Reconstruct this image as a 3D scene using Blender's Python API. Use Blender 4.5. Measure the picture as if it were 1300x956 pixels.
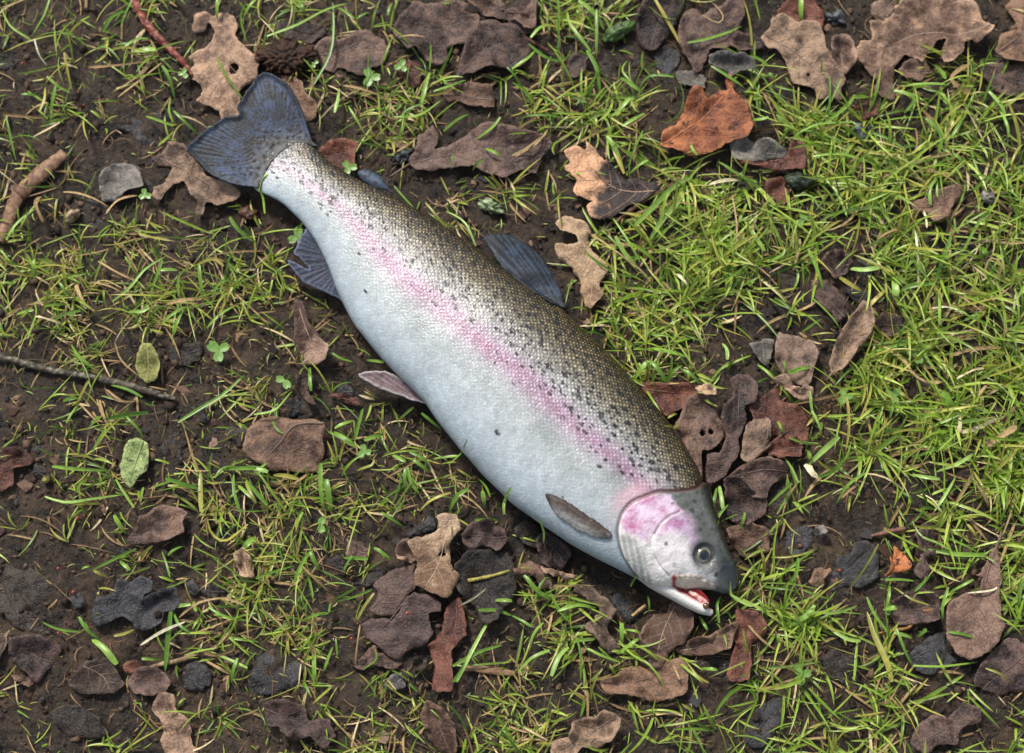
import bpy, bmesh, math, random
import numpy as np
from mathutils import Vector, Matrix, geometry

random.seed(7)
rng = np.random.default_rng(11)
scene = bpy.context.scene
for o in list(bpy.data.objects):
    bpy.data.objects.remove(o)
C = bpy.context.scene.collection

# ------------------------------------------------------------------ camera
TILT = math.radians(11.0)            # how far the lens leans from straight down
LENS = 70.0
FPX = LENS / 36.0 * 1300.0
DIST = 0.0005 * FPX                  # 1 photograph pixel is half a millimetre on the ground
CAM = np.array((0.0, -DIST * math.sin(TILT), DIST * math.cos(TILT)))
cam_d = bpy.data.cameras.new("camera")
cam = bpy.data.objects.new("camera", cam_d)
C.objects.link(cam)
cam.location = CAM
cam.rotation_euler = (TILT, 0, 0)
cam_d.lens = LENS
cam_d.sensor_width = 36.0
cam_d.clip_start = 0.01
cam_d.clip_end = 200.0
cam_d.dof.use_dof = True
cam_d.dof.focus_distance = DIST - 0.03
cam_d.dof.aperture_fstop = 4.5
scene.camera = cam

# ------------------------------------------------------------------ sky and sun
SUN_EL, SUN_AZ = math.radians(50), math.radians(-28)      # azimuth from +Y towards +X
world = bpy.data.worlds.new("World")
scene.world = world
world.use_nodes = True
wn = world.node_tree
for n in list(wn.nodes):
    wn.nodes.remove(n)
sky = wn.nodes.new("ShaderNodeTexSky")
sky.sky_type = 'NISHITA'
sky.sun_disc = False
sky.sun_elevation = SUN_EL
sky.sun_rotation = SUN_AZ
sky.air_density = 1.0
sky.dust_density = 2.5
sky.ozone_density = 1.0
bg = wn.nodes.new("ShaderNodeBackground")
bg.inputs["Strength"].default_value = 0.06
wo = wn.nodes.new("ShaderNodeOutputWorld")
hs_ = wn.nodes.new("ShaderNodeHueSaturation")           # thin high cloud: a paler sky all over
hs_.inputs["Saturation"].default_value = 0.5
wn.links.new(sky.outputs[0], hs_.inputs["Color"])
wn.links.new(hs_.outputs[0], bg.inputs[0])
wn.links.new(bg.outputs[0], wo.inputs[0])
sl = bpy.data.lights.new("sun", 'SUN')
sl.energy = 1.5
sl.angle = math.radians(10)
sl.color = (1.0, 0.95, 0.88)
so = bpy.data.objects.new("sun", sl)
C.objects.link(so)
sdir = Vector((math.sin(SUN_AZ) * math.cos(SUN_EL), math.cos(SUN_AZ) * math.cos(SUN_EL), math.sin(SUN_EL)))
so.rotation_euler = sdir.to_track_quat('Z', 'Y').to_euler()
so.location = (0, 0, 3)
vs = scene.view_settings
vs.view_transform = 'Standard'
vs.look = 'None'
vs.exposure = 1.48
vs.gamma = 1.0
vs.use_curve_mapping = False

# ------------------------------------------------------------------ helpers
_ct, _st = math.cos(TILT), math.sin(TILT)
PX = 0.0005


def W(X, Y, z=0.0):
    """point of the place, at height z, for a spot of the photograph"""
    X = np.asarray(X, float); Y = np.asarray(Y, float)
    dx = (X - 650.0) / FPX; dy = -(Y - 478.0) / FPX
    wy = dy * _ct + _st; wz = dy * _st - _ct
    k = (z - CAM[2]) / wz
    return np.stack([CAM[0] + dx * k, CAM[1] + wy * k], -1)


def lin(h):
    v = [int(h[i:i + 2], 16) / 255.0 for i in (0, 2, 4)]
    return np.array([x / 12.92 if x <= 0.04045 else ((x + 0.055) / 1.055) ** 2.4 for x in v])


TILES = dict(A=(0, 0, 4), B=(325, 0, 4), C=(650, 0, 4), D=(975, 0, 4), E=(0, 217, 4), F=(0, 434, 4), G=(0, 651, 4),
             H=(300, 434, 4), I=(325, 651, 4), J=(650, 651, 4), K=(975, 651, 4), L=(800, 434, 4), M=(975, 434, 4),
             N=(975, 217, 4), O=(650, 150, 4), P=(325, 434, 4), Z=(0, 0, 2.9545), Q=(430, 0, 2.9545), R=(860, 0, 2.9545),
             S=(860, 290, 2.9545), T=(350, 280, 3.678), U=(680, 570, 4.157), X=(220, 80, 4.346), Y=(0, 0, 1),
             V=(430, 290, 2.9545), B8=(430, 570, 2.9545))


def TP(t, s):
    x0, y0, k = TILES[t]
    if isinstance(s, str):
        s = [tuple(float(q) for q in p.split(',')) for p in s.split()]
    a = np.array(s, float)
    return a / k + (x0, y0)


def hash2(ix, iy, seed=0):
    h = (ix.astype(np.int64) * 374761393 + iy.astype(np.int64) * 668265263 + seed * 974711) & 0xFFFFFFFF
    h = ((h ^ (h >> 13)) * 1274126177) & 0xFFFFFFFF
    h = ((h ^ (h >> 16)) * 2246822519) & 0xFFFFFFFF
    return ((h ^ (h >> 15)) & 0xFFFFFF) / float(0xFFFFFF)


def vnoise(x, y, seed=0):
    """smooth value noise, about -1 .. 1"""
    x = np.asarray(x, float); y = np.asarray(y, float)
    ix = np.floor(x); iy = np.floor(y)
    fx = x - ix; fy = y - iy
    fx = fx * fx * fx * (fx * (fx * 6 - 15) + 10); fy = fy * fy * fy * (fy * (fy * 6 - 15) + 10)
    a = hash2(ix, iy, seed); b = hash2(ix + 1, iy, seed); c = hash2(ix, iy + 1, seed); d = hash2(ix + 1, iy + 1, seed)
    return ((a * (1 - fx) + b * fx) * (1 - fy) + (c * (1 - fx) + d * fx) * fy) * 2 - 1


def fbm(x, y, seed=0, n=4):
    s = 0; a = 1.0; t = 0
    for k in range(n):
        s = s + a * vnoise(x * 2 ** k + 17.3 * k, y * 2 ** k - 9.1 * k, seed + k); t += a; a *= 0.5
    return s / t


def sstep(a, b, x):
    t = np.clip((x - a) / (b - a), 0, 1)
    return t * t * (3 - 2 * t)


def inpoly(P, poly):
    P = np.asarray(P, float); x = P[:, 0]; y = P[:, 1]
    r = np.zeros(len(P), bool)
    n = len(poly)
    for i in range(n):
        x1, y1 = poly[i]; x2, y2 = poly[(i + 1) % n]
        if y1 == y2:
            continue
        c = ((y1 > y) != (y2 > y)) & (x < (x2 - x1) * (y - y1) / (y2 - y1) + x1)
        r ^= c
    return r


def segdist(P, line, closed=False):
    """distance of points to a polyline"""
    P = np.asarray(P, float); L = np.asarray(line, float)
    if closed:
        L = np.vstack([L, L[:1]])
    best = np.full(len(P), 1e9)
    for a, b in zip(L[:-1], L[1:]):
        d = b - a; q = float(d @ d) + 1e-18
        t = np.clip(((P - a) @ d) / q, 0, 1)
        e = P - a - t[:, None] * d
        best = np.minimum(best, np.sqrt((e * e).sum(1)))
    return best


def worley(x, y, seed=0):
    """distance to the nearest scattered point, cells of size 1"""
    ix, iy = np.floor(x), np.floor(y); best = np.full(np.shape(x), 9.0); bid = np.zeros(np.shape(x))
    for ax in (-1, 0, 1):
        for ay in (-1, 0, 1):
            hx, hy = ix + ax, iy + ay
            d = np.hypot(x - hx - hash2(hx, hy, seed), y - hy - hash2(hx, hy, seed + 1))
            r = hash2(hx, hy, seed + 2)
            bid = np.where(d < best, r, bid); best = np.minimum(best, d)
    return best, bid


def spline(pts, step, closed=True, round_=1.0):
    """Catmull-Rom through points, resampled about every step; round_ below 1 keeps corners"""
    p = np.asarray(pts, float); n = len(p); out = []
    rngk = range(n) if closed else range(n - 1)
    for i in rngk:
        if closed:
            p0, p1, p2, p3 = p[(i - 1) % n], p[i], p[(i + 1) % n], p[(i + 2) % n]
        else:
            p0, p1, p2, p3 = p[max(i - 1, 0)], p[i], p[i + 1], p[min(i + 2, n - 1)]
        m = max(2, int(math.ceil(np.linalg.norm(p2 - p1) / step)))
        for k in range(m):
            t = k / m
            lin_ = p1 + (p2 - p1) * t
            out.append(lin_ * (1 - round_) + round_ * 0.5 * ((2 * p1) + (-p0 + p2) * t + (2 * p0 - 5 * p1 + 4 * p2 - p3) * t * t + (-p0 + 3 * p1 - 3 * p2 + p3) * t ** 3))
    if not closed:
        out.append(p[-1])
    return np.array(out)


def mesh_np(name, v, f, smooth=True):
    """mesh from an array of points and an array (or list of arrays) of equal-sided faces"""
    me = bpy.data.meshes.new(name)
    fs = f if isinstance(f, list) else [f]
    fs = [np.asarray(q, np.int32) for q in fs if len(q)]
    tot = sum(q.size for q in fs); nf = sum(len(q) for q in fs)
    me.vertices.add(len(v)); me.vertices.foreach_set("co", np.asarray(v, np.float32).ravel())
    me.loops.add(tot); me.loops.foreach_set("vertex_index", np.concatenate([q.ravel() for q in fs]))
    me.polygons.add(nf)
    st = []; c = 0
    for q in fs:
        st.append(np.arange(len(q), dtype=np.int32) * q.shape[1] + c); c += q.size
    me.polygons.foreach_set("loop_start", np.concatenate(st))
    me.update(calc_edges=True)
    me.validate()
    me.polygons.foreach_set("use_smooth", np.full(len(me.polygons), smooth))
    return me


def setcol(me, rgb, name="col"):
    a = me.attributes.new(name, 'FLOAT_COLOR', 'POINT')
    c = np.ones((len(me.vertices), 4), np.float32); c[:, :3] = rgb
    a.data.foreach_set("color", c.ravel())


def setf(me, val, name):
    a = me.attributes.new(name, 'FLOAT', 'POINT')
    a.data.foreach_set("value", np.asarray(val, np.float32))


def link(name, me, mat, parent=None, loc=(0, 0, 0)):
    o = bpy.data.objects.new(name, me)
    C.objects.link(o)
    if me is not None and mat is not None and not me.materials:
        me.materials.append(mat)
    o.location = loc
    if parent is not None:
        o.parent = parent
    return o


def tag(o, label, cat=None, group=None, kind=None):
    o["label"] = label
    if cat: o["category"] = cat
    if group: o["group"] = group
    if kind: o["kind"] = kind
    return o


def tube(pts, rad, seg=8, flat=1.0, cap=True):
    """swept tube; rad is one value per point; flat squeezes it in z"""
    p = np.asarray(pts, float); n = len(p); rad = np.broadcast_to(rad, (n,))
    t = np.gradient(p, axis=0); t /= np.linalg.norm(t, axis=1)[:, None] + 1e-12
    up = np.array((0, 0, 1.0))
    s = np.cross(t, up); s /= np.linalg.norm(s, axis=1)[:, None] + 1e-9
    u = np.cross(s, t)
    a = np.linspace(0, 2 * math.pi, seg, endpoint=False)
    v = p[:, None] + rad[:, None, None] * (np.cos(a)[None, :, None] * s[:, None] + flat * np.sin(a)[None, :, None] * u[:, None])
    v = v.reshape(-1, 3)
    i, j = np.meshgrid(np.arange(n - 1), np.arange(seg), indexing='ij')
    q = np.stack([i * seg + j, i * seg + (j + 1) % seg, (i + 1) * seg + (j + 1) % seg, (i + 1) * seg + j], -1).reshape(-1, 4)
    tr = []
    if cap:
        c0 = len(v); v = np.vstack([v, p[:1], p[-1:]])
        for k in range(seg):
            tr.append((c0, (k + 1) % seg, k)); tr.append((c0 + 1, (n - 1) * seg + k, (n - 1) * seg + (k + 1) % seg))
    return v, q, np.array(tr, int).reshape(-1, 3)


# ------------------------------------------------------------------ materials
def newmat(name):
    m = bpy.data.materials.new(name); m.use_nodes = True
    nt = m.node_tree
    return m, nt, nt.nodes["Principled BSDF"]


def nd(nt, t, **kw):
    n = nt.nodes.new(t)
    for k, v in kw.items():
        if k in n.inputs:
            n.inputs[k].default_value = v
        else:
            setattr(n, k, v)
    return n


def mixc(nt, fac, a, b, mode='MIX'):
    n = nt.nodes.new("ShaderNodeMix"); n.data_type = 'RGBA'; n.blend_type = mode
    for s, val in ((0, fac), (6, a), (7, b)):
        if hasattr(val, "links") or isinstance(val, bpy.types.NodeSocket):
            nt.links.new(val, n.inputs[s])
        else:
            n.inputs[s].default_value = val if s == 0 else (*val, 1.0)[:4]
    return n.outputs[2]


def ramp(nt, src, p0, p1):
    n = nt.nodes.new("ShaderNodeMapRange"); n.interpolation_type = 'SMOOTHSTEP'
    n.inputs[1].default_value = p0; n.inputs[2].default_value = p1
    nt.links.new(src, n.inputs[0])
    return n.outputs[0]


def bump(nt, b, src, dist, strength=1.0, prev=None):
    n = nt.nodes.new("ShaderNodeBump")
    n.inputs["Strength"].default_value = strength; n.inputs["Distance"].default_value = dist
    nt.links.new(src, n.inputs["Height"])
    if prev is not None:
        nt.links.new(prev, n.inputs["Normal"])
    nt.links.new(n.outputs[0], b.inputs["Normal"])
    return n.outputs[0]


def mat_attr(name, rough=0.5, spec=0.5, var=0.25, vscale=900, bdist=0.0002, bscale=1500, transl=0.0, coat=0.0, metal=0.0):
    """colour from the mesh's own colouring, broken up by noise"""
    m, nt, b = newmat(name)
    at = nd(nt, "ShaderNodeAttribute", attribute_name="col")
    tc = nd(nt, "ShaderNodeTexCoord")
    nz = nd(nt, "ShaderNodeTexNoise", Scale=vscale, Detail=4.0)
    nt.links.new(tc.outputs["Object"], nz.inputs["Vector"])
    dk = mixc(nt, 1.0, at.outputs[0], (1 - var,) * 3, 'MULTIPLY')
    col = mixc(nt, ramp(nt, nz.outputs[0], 0.3, 0.7), dk, at.outputs[0])
    nt.links.new(col, b.inputs["Base Color"])
    b.inputs["Roughness"].default_value = rough
    b.inputs["Specular IOR Level"].default_value = spec
    b.inputs["Coat Weight"].default_value = coat
    b.inputs["Coat Roughness"].default_value = 0.12
    b.inputs["Metallic"].default_value = metal
    nb = nd(nt, "ShaderNodeTexNoise", Scale=bscale, Detail=3.0)
    nt.links.new(tc.outputs["Object"], nb.inputs["Vector"])
    nb_ = bump(nt, b, nb.outputs[0], bdist)
    nt.links.new(nb_, b.inputs["Coat Normal"])
    if transl > 0:
        out = nt.nodes["Material Output"]
        tr = nd(nt, "ShaderNodeBsdfTranslucent"); nt.links.new(col, tr.inputs[0])
        mx = nd(nt, "ShaderNodeMixShader"); mx.inputs[0].default_value = transl
        nt.links.new(b.outputs[0], mx.inputs[1]); nt.links.new(tr.outputs[0], mx.inputs[2])
        nt.links.new(mx.outputs[0], out.inputs[0])
    return m


def mat_leaf(name, c1, c2, rough=0.5, mud=0.35, spec=0.4, blot=None):
    """fallen leaf: two colours mixed by the leaf's own tone, blotches, small veins, dried mud specks"""
    m, nt, b = newmat(name)
    at = nd(nt, "ShaderNodeAttribute", attribute_name="tone")
    tc = nd(nt, "ShaderNodeTexCoord"); oi = nd(nt, "ShaderNodeObjectInfo")
    off = nd(nt, "ShaderNodeVectorMath", operation='SCALE'); off.inputs[0].default_value = (3.1, 7.7, 1.3)
    nt.links.new(oi.outputs["Random"], off.inputs["Scale"])
    vec = nd(nt, "ShaderNodeVectorMath", operation='ADD')
    nt.links.new(tc.outputs["Object"], vec.inputs[0]); nt.links.new(off.outputs[0], vec.inputs[1])
    V_ = vec.outputs[0]
    n1 = nd(nt, "ShaderNodeTexNoise", Scale=110.0, Detail=5.0, Roughness=0.65); nt.links.new(V_, n1.inputs["Vector"])
    n2 = nd(nt, "ShaderNodeTexNoise", Scale=620.0, Detail=4.0, Roughness=0.7); nt.links.new(V_, n2.inputs["Vector"])
    vo = nd(nt, "ShaderNodeTexVoronoi", Scale=420.0, feature='DISTANCE_TO_EDGE'); nt.links.new(V_, vo.inputs["Vector"])
    add = nd(nt, "ShaderNodeMath", operation='ADD'); nt.links.new(at.outputs["Fac"], add.inputs[0])
    sc = nd(nt, "ShaderNodeMath", operation='MULTIPLY_ADD'); nt.links.new(n1.outputs[0], sc.inputs[0])
    sc.inputs[1].default_value = 2.4; sc.inputs[2].default_value = -1.2
    nt.links.new(sc.outputs[0], add.inputs[1])
    col = mixc(nt, ramp(nt, add.outputs[0], 0.1, 0.9), tuple(c1), tuple(c2))
    if blot is not None:
        n4 = nd(nt, "ShaderNodeTexNoise", Scale=170.0, Detail=3.0); nt.links.new(V_, n4.inputs["Vector"])
        col = mixc(nt, ramp(nt, n4.outputs[0], 0.55, 0.68), col, tuple(blot))
    col = mixc(nt, ramp(nt, n2.outputs[0], 0.35, 0.75), mixc(nt, 1.0, col, (0.74, 0.72, 0.7), 'MULTIPLY'), col)
    vein = ramp(nt, vo.outputs[0], 0.0, 0.12)
    col = mixc(nt, vein, mixc(nt, 1.0, col, (0.88, 0.87, 0.86), 'MULTIPLY'), col)
    n3 = nd(nt, "ShaderNodeTexNoise", Scale=260.0, Detail=6.0, Roughness=0.8); nt.links.new(V_, n3.inputs["Vector"])
    col = mixc(nt, ramp(nt, n3.outputs[0], 0.66 - 0.1 * mud, 0.74), col, tuple(lin("6a5646")))
    tint = mixc(nt, oi.outputs["Random"], (0.82, 0.80, 0.84), (1.2, 1.14, 1.04))
    col = mixc(nt, 1.0, col, tint, 'MULTIPLY')
    nt.links.new(col, b.inputs["Base Color"])
    rr = nd(nt, "ShaderNodeMapRange"); rr.inputs[1].default_value = .3; rr.inputs[2].default_value = .7; rr.inputs[3].default_value = rough - 0.16; rr.inputs[4].default_value = rough + 0.18
    nt.links.new(n1.outputs[0], rr.inputs[0]); nt.links.new(rr.outputs[0], b.inputs["Roughness"])
    b.inputs["Specular IOR Level"].default_value = spec
    p = bump(nt, b, n2.outputs[0], 0.0006)
    p = bump(nt, b, n1.outputs[0], 0.004, 0.8, p)
    bump(nt, b, vein, 0.0003, 0.6, p)
    return m


PAL = {  # name: colour 1, colour 2, roughness, mud
    'tan': ("5f4a3e", "a88d78", 0.55, 0.3), 'pale': ("80654d", "c8ad8e", 0.55, 0.2), 'brown': ("412e25", "7c6352", 0.5, 0.35),
    'greybrown': ("43352b", "907a68", 0.55, 0.4), 'purple': ("32241f", "705b51", 0.42, 0.3), 'darkbrown': ("261c19", "5a4841", 0.42, 0.3),
    'black': ("1a1613", "3a322c", 0.42, 0.4), 'slate': ("201f20", "47474a", 0.42, 0.35), 'red': ("42251d", "734a3c", 0.42, 0.2),
    'rust': ("7c4426", "c27d4f", 0.48, 0.05), 'peach': ("332b2b", "cfa585", 0.5, 0.05), 'grey': ("54524f", "86837d", 0.5, 0.3),
    'lime': ("6b6f38", "a3a65e", 0.5, 0.2), 'green': ("46612f", "8fa268", 0.45, 0.1), 'bark': ("51433a", "7d6c5e", 0.7, 0.5),
}
MAT = {}
for k, (a, b_, r, mu) in PAL.items():
    MAT[k] = mat_leaf("leaf_" + k, lin(a), lin(b_) * (1.25 if k not in ('black', 'slate', 'rust', 'pale', 'peach') else 1.0), r, mu, blot=lin("4a2616") if k == 'rust' else (lin("4b4a35") if k == 'green' else None))
    vm, vnt, vb = newmat("vein_" + k)
    vb.inputs["Base Color"].default_value = (*(lin(a) * 0.45 + lin(b_) * 0.5), 1)
    vb.inputs["Roughness"].default_value = 0.55
    MAT['v_' + k] = vm
MAT['fish'] = mat_attr("trout_skin", rough=0.38, spec=0.35, var=0.18, vscale=1600, bdist=0.0004, bscale=650, coat=0.25)
MAT['fin'] = mat_attr("trout_fin", rough=0.5, spec=0.35, var=0.45, vscale=420, bdist=0.0003, bscale=900, transl=0.12)
MAT['grass'] = mat_attr("grass_blade", rough=0.34, spec=0.5, var=0.25, vscale=350, bdist=0.00005, bscale=1500, transl=0.3)
MAT['litter'] = mat_attr("plant_litter", rough=0.65, spec=0.3, var=0.35, vscale=500, bdist=0.0001, bscale=1200)
MAT['crumb'] = mat_attr("soil_crumb", rough=0.75, spec=0.3, var=0.45, vscale=900, bdist=0.0003, bscale=1400)
MAT['wood'] = mat_attr("twig_bark", rough=0.6, spec=0.35, var=0.45, vscale=420, bdist=0.0004, bscale=700)
MAT['dung'] = mat_attr("dropping", rough=0.5, spec=0.4, var=0.4, vscale=600, bdist=0.0005, bscale=700)
# ------------------------------------------------------------------ fish outline (used by the ground and the grass too)
ZF = 0.02
D_PX = np.array([(395, 181), (415.6, 204), (432, 215), (450, 225), (475, 236), (500, 248), (530, 266), (565, 289), (605, 315), (633, 337), (660, 358),
                 (690, 378), (714, 394), (735, 415), (768, 446), (802, 483), (836, 523.5), (866, 561), (887, 597), (901, 630), (911, 660), (919, 687), (930, 709), (937, 729)])
V_PX = np.array([(323, 240), (335, 243), (358, 255), (381, 276), (395, 296), (404, 311), (415, 334), (427, 368), (436, 386), (450, 413), (472, 441), (499, 470),
                 (524, 493), (540, 511), (556, 535), (584, 570), (619, 610), (647, 637.5), (687, 667), (728, 694), (768, 715), (800, 729), (822, 740), (838, 748)])
J_PX = np.array([(856, 741), (867, 744), (885, 745), (898, 744), (906, 744.5), (913, 749), (922, 755)])      # lower rim of the upper jaw
O2 = W(270, 150, ZF)
EX = W(936, 742, ZF) - O2; EX /= np.linalg.norm(EX)
EY = np.array((-EX[1], EX[0]))
if (W(714, 394, ZF) - O2) @ EY < (W(540, 511, ZF) - O2) @ EY:
    EY = -EY


def loc2(P):
    d = np.asarray(P) - O2
    return np.stack([d @ EX, d @ EY], -1)


def FL(px, z=0.034):
    """photograph spot on the fish's flank to fish coordinates"""
    px = np.asarray(px, float)
    return loc2(W(px[..., 0], px[..., 1], z))


def wor(x, y):
    return O2 + x[..., None] * EX + y[..., None] * EY


def smooth1(a, k):
    g = np.exp(-0.5 * (np.arange(-3 * k, 3 * k + 1) / k) ** 2); g /= g.sum()
    p = np.concatenate([2 * a[0] - a[3 * k:0:-1], a, 2 * a[-1] - a[-2:-3 * k - 2:-1]])
    return np.convolve(p, g, 'valid')


dl = FL(D_PX, ZF); vl = FL(V_PX, ZF); jl = FL(J_PX, ZF)
XT = FL((330, 195), ZF)[0]                       # rear end of the fleshy body
XS = FL((936, 741), ZF)[0]                       # tip of the snout
NS = 900
xs = XT + (XS - XT) * np.linspace(0, 1, NS)
mid0 = FL((333, 190), ZF)
yD = np.interp(xs, np.concatenate([[XT], dl[:, 0]]), np.concatenate([[dl[0, 1] * 0.98], dl[:, 1]]))
yV = np.interp(xs, np.concatenate([[XT], vl[:, 0], jl[:, 0]]), np.concatenate([[vl[0, 1] * 1.0], vl[:, 1], jl[:, 1]]))
yD = smooth1(yD, 9); yV = smooth1(yV, 7)
yc = (yD + yV) / 2; ya = (yD - yV) / 2
ya = ya * np.sqrt(np.clip(1 - np.clip((XT + 0.016 - xs) / 0.0162, 0, 1) ** 2, 1e-4, 1))
ya = ya * np.sqrt(np.clip(1 - np.clip((xs - (XS - 0.0075)) / 0.00755, 0, 1) ** 2, 1e-4, 1))
fr = (xs - XT) / (XS - XT)
bz = np.interp(fr, [0, .04, .10, .2, .32, .46, .6, .72, .82, .88, .93, .965, 1.0], np.array([2.2, 5, 9, 14, 20, 26, 28.5, 28, 25, 22, 17, 12, 5.5]) * 1e-3)
bz = smooth1(bz, 20)
base = np.interp(fr, [0, .1, .3, .6, .85, 1], [.012, .009, .0045, .002, .004, .008])
zc = base + 0.72 * bz
body_poly = np.vstack([wor(xs, yc + ya), wor(xs[::-1], (yc - ya)[::-1])])[::14]
jaw_px = np.array([(800, 712), (822, 728), (842, 742), (858, 752), (874, 761.5), (890, 770), (899, 774.5), (906.5, 777.5)])
jaw_w = np.array([5, 10, 11, 9.5, 8.5, 8.0, 7.2, 3.5]) * PX


def body_top(P):
    """height of the upper flank over points of the ground plane (nan outside)"""
    q = loc2(P)
    c = np.interp(q[:, 0], xs, yc); a = np.interp(q[:, 0], xs, ya); b = np.interp(q[:, 0], xs, bz); z0 = np.interp(q[:, 0], xs, zc)
    t = (q[:, 1] - c) / a
    s = np.sqrt(np.clip(1 - t * t, 0, 1)) ** 0.88
    ok = (np.abs(t) < 1) & (q[:, 0] > XT) & (q[:, 0] < XS)
    return np.where(ok, z0 + b * s, np.nan)


# ------------------------------------------------------------------ ground
def Glow(x, y):
    x = np.asarray(x, float); y = np.asarray(y, float)
    w = np.exp(-((x / 1.2) ** 2 + (y / 1.2) ** 2))
    return 0.0035 * vnoise(x * 11 + 3.3, y * 11 + 8.1, 5) * w + 0.0012 * vnoise(x * 32, y * 32, 8) * w - 0.002 * (1 - w)


def Gfull(x, y):
    x = np.asarray(x, float); y = np.asarray(y, float)
    r = fbm(x * 60, y * 60, 21, 3) * 0.0034
    w1, i1 = worley(x * 95 + .8 * vnoise(x * 140, y * 140, 6), y * 95 + .8 * vnoise(x * 140, y * 140, 7), 31)
    w2, i2 = worley(x * 230, y * 230, 35)
    r = r + (.55 - w1) * .0036 * sstep(.25, .8, i1) + (.5 - w2) * .0016 * i2
    r = r + vnoise(x * 420, y * 420, 41) * 0.0005
    return Glow(x, y) + np.minimum(r, 0.0034)


def axis(fine, step):
    a = np.arange(-fine, fine + step / 2, step)
    o = [fine]; s = step
    while o[-1] < 25:
        s *= 1.32; o.append(o[-1] + s)
    o = np.array(o[1:])
    return np.concatenate([-o[::-1], a, o])


gx = axis(0.42, 0.0017); gy = axis(0.34, 0.0017)
GX, GY = np.meshgrid(gx, gy, indexing='ij')
GZ = Gfull(GX, GY)
n1, n2 = GX.shape
i, j = np.meshgrid(np.arange(n1 - 1), np.arange(n2 - 1), indexing='ij')
q = np.stack([i * n2 + j, (i + 1) * n2 + j, (i + 1) * n2 + j + 1, i * n2 + j + 1], -1).reshape(-1, 4)
me = mesh_np("ground", np.stack([GX, GY, GZ], -1).reshape(-1, 3), q)
m, nt, b = newmat("wet_soil")
tc = nd(nt, "ShaderNodeTexCoord")


def gn(scale, detail=5.0, rough=0.6):
    n = nd(nt, "ShaderNodeTexNoise", Scale=scale, Detail=detail, Roughness=rough); nt.links.new(tc.outputs["Object"], n.inputs["Vector"]); return n.outputs[0]


a1, a2, a3, a4 = gn(14), gn(75, 6, 0.7), gn(420, 5, 0.75), gn(1500, 3)
col = mixc(nt, ramp(nt, a2, 0.32, 0.66), tuple(lin("17130f")), tuple(lin("433629")))
a5 = gn(34, 4)
col = mixc(nt, ramp(nt, a1, 0.40, 0.62), mixc(nt, 1.0, col, (.7, .7, .72), 'MULTIPLY'), mixc(nt, 1.0, col, (1.5, 1.4, 1.3), 'MULTIPLY'))
col = mixc(nt, ramp(nt, a5, 0.5, 0.68), col, mixc(nt, 1.0, col, (1.5, 1.42, 1.34), 'MULTIPLY'))
col = mixc(nt, ramp(nt, a3, 0.52, 0.72), col, tuple(lin("68563f")))
col = mixc(nt, ramp(nt, a3, 0.45, 0.28), col, tuple(lin("110d0b")))
nt.links.new(col, b.inputs["Base Color"])
rr = nd(nt, "ShaderNodeMapRange"); rr.inputs[1].default_value = 0.35; rr.inputs[2].default_value = 0.65; rr.inputs[3].default_value = 0.22; rr.inputs[4].default_value = 0.68
nt.links.new(a2, rr.inputs[0]); nt.links.new(rr.outputs[0], b.inputs["Roughness"])
b.inputs["Specular IOR Level"].default_value = 0.5
p = bump(nt, b, a3, 0.003)
bump(nt, b, a4, 0.0004, 1.0, p)
g = link("ground", me, m)
tag(g, "dark damp muddy soil under the grass and leaves", "soil", kind="structure")

# ------------------------------------------------------------------ trout
trout = bpy.data.objects.new("trout", None); C.objects.link(trout)
trout.empty_display_size = 0.05
tag(trout, "rainbow trout with pink side stripe lying on its side, mouth open", "fish")
NT, NB = 300, 64
th = np.concatenate([np.linspace(0, math.pi, NT), np.linspace(math.pi, 2 * math.pi, NB + 2)[1:-1]])
NR = len(th)
ct, stn = np.cos(th), np.sin(th)
sz = np.where(stn >= 0, np.abs(stn) ** 0.88, -0.72 * np.abs(stn) ** 0.75)
LX = np.repeat(xs[:, None], NR, 1)
LY = yc[:, None] + ya[:, None] * ct[None]
LZ = zc[:, None] + bz[:, None] * sz[None]
P3 = np.stack([LX, LY, LZ], -1)
du = np.gradient(P3, axis=0); dv = np.gradient(P3, axis=1)
NN = np.cross(dv, du); NN /= np.linalg.norm(NN, axis=2)[..., None] + 1e-12
if NN[NS // 2, NT // 2, 2] < 0:
    NN = -NN
# girth along each ring, measured from the top ridge
dg = np.sqrt((np.diff(P3[:, :, 1:], axis=1) ** 2).sum(2))
gir = np.concatenate([np.zeros((NS, 1)), np.cumsum(dg, 1)], 1)
gir = gir - gir[:, NT // 2][:, None]
U = (LX - XT) / (XS - XT)
Vv = 1 - np.arccos(np.clip(ct, -1, 1)) / math.pi * np.ones_like(LX)       # 1 back .. 0 belly, by angle
Vp = (LY - (yc - ya)[:, None]) / (2 * ya)[:, None]                            # 1 back .. 0 belly, flat
P2 = np.stack([LX, LY], -1)
top = (stn >= -0.05)[None] * np.ones_like(LX) > 0.5
# --- head landmarks in fish coordinates
uh = lambda s: FL(TP('U', s))
op_edge = spline(uh("905,150 850,210 760,232 700,238 640,242 570,268 500,302 450,365 432,450 455,550 515,640 590,705 640,740"), 0.0008, False)
headpoly = np.vstack([op_edge, uh("800,900 1300,900 1300,100 980,60")])
pre_edge = spline(uh("752,338 690,370 640,420 608,490 615,550 650,610 700,660"), 0.0008, False)
hp2 = P2.reshape(-1, 2)
hsel = hp2[:, 0] > FL((775, 660))[0] - 0.03
HS = np.where(hsel)[0]


def hfield(fn, fill):
    r = np.full(len(hp2), fill, float); r[HS] = fn(hp2[HS]); return r.reshape(LX.shape)


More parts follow.
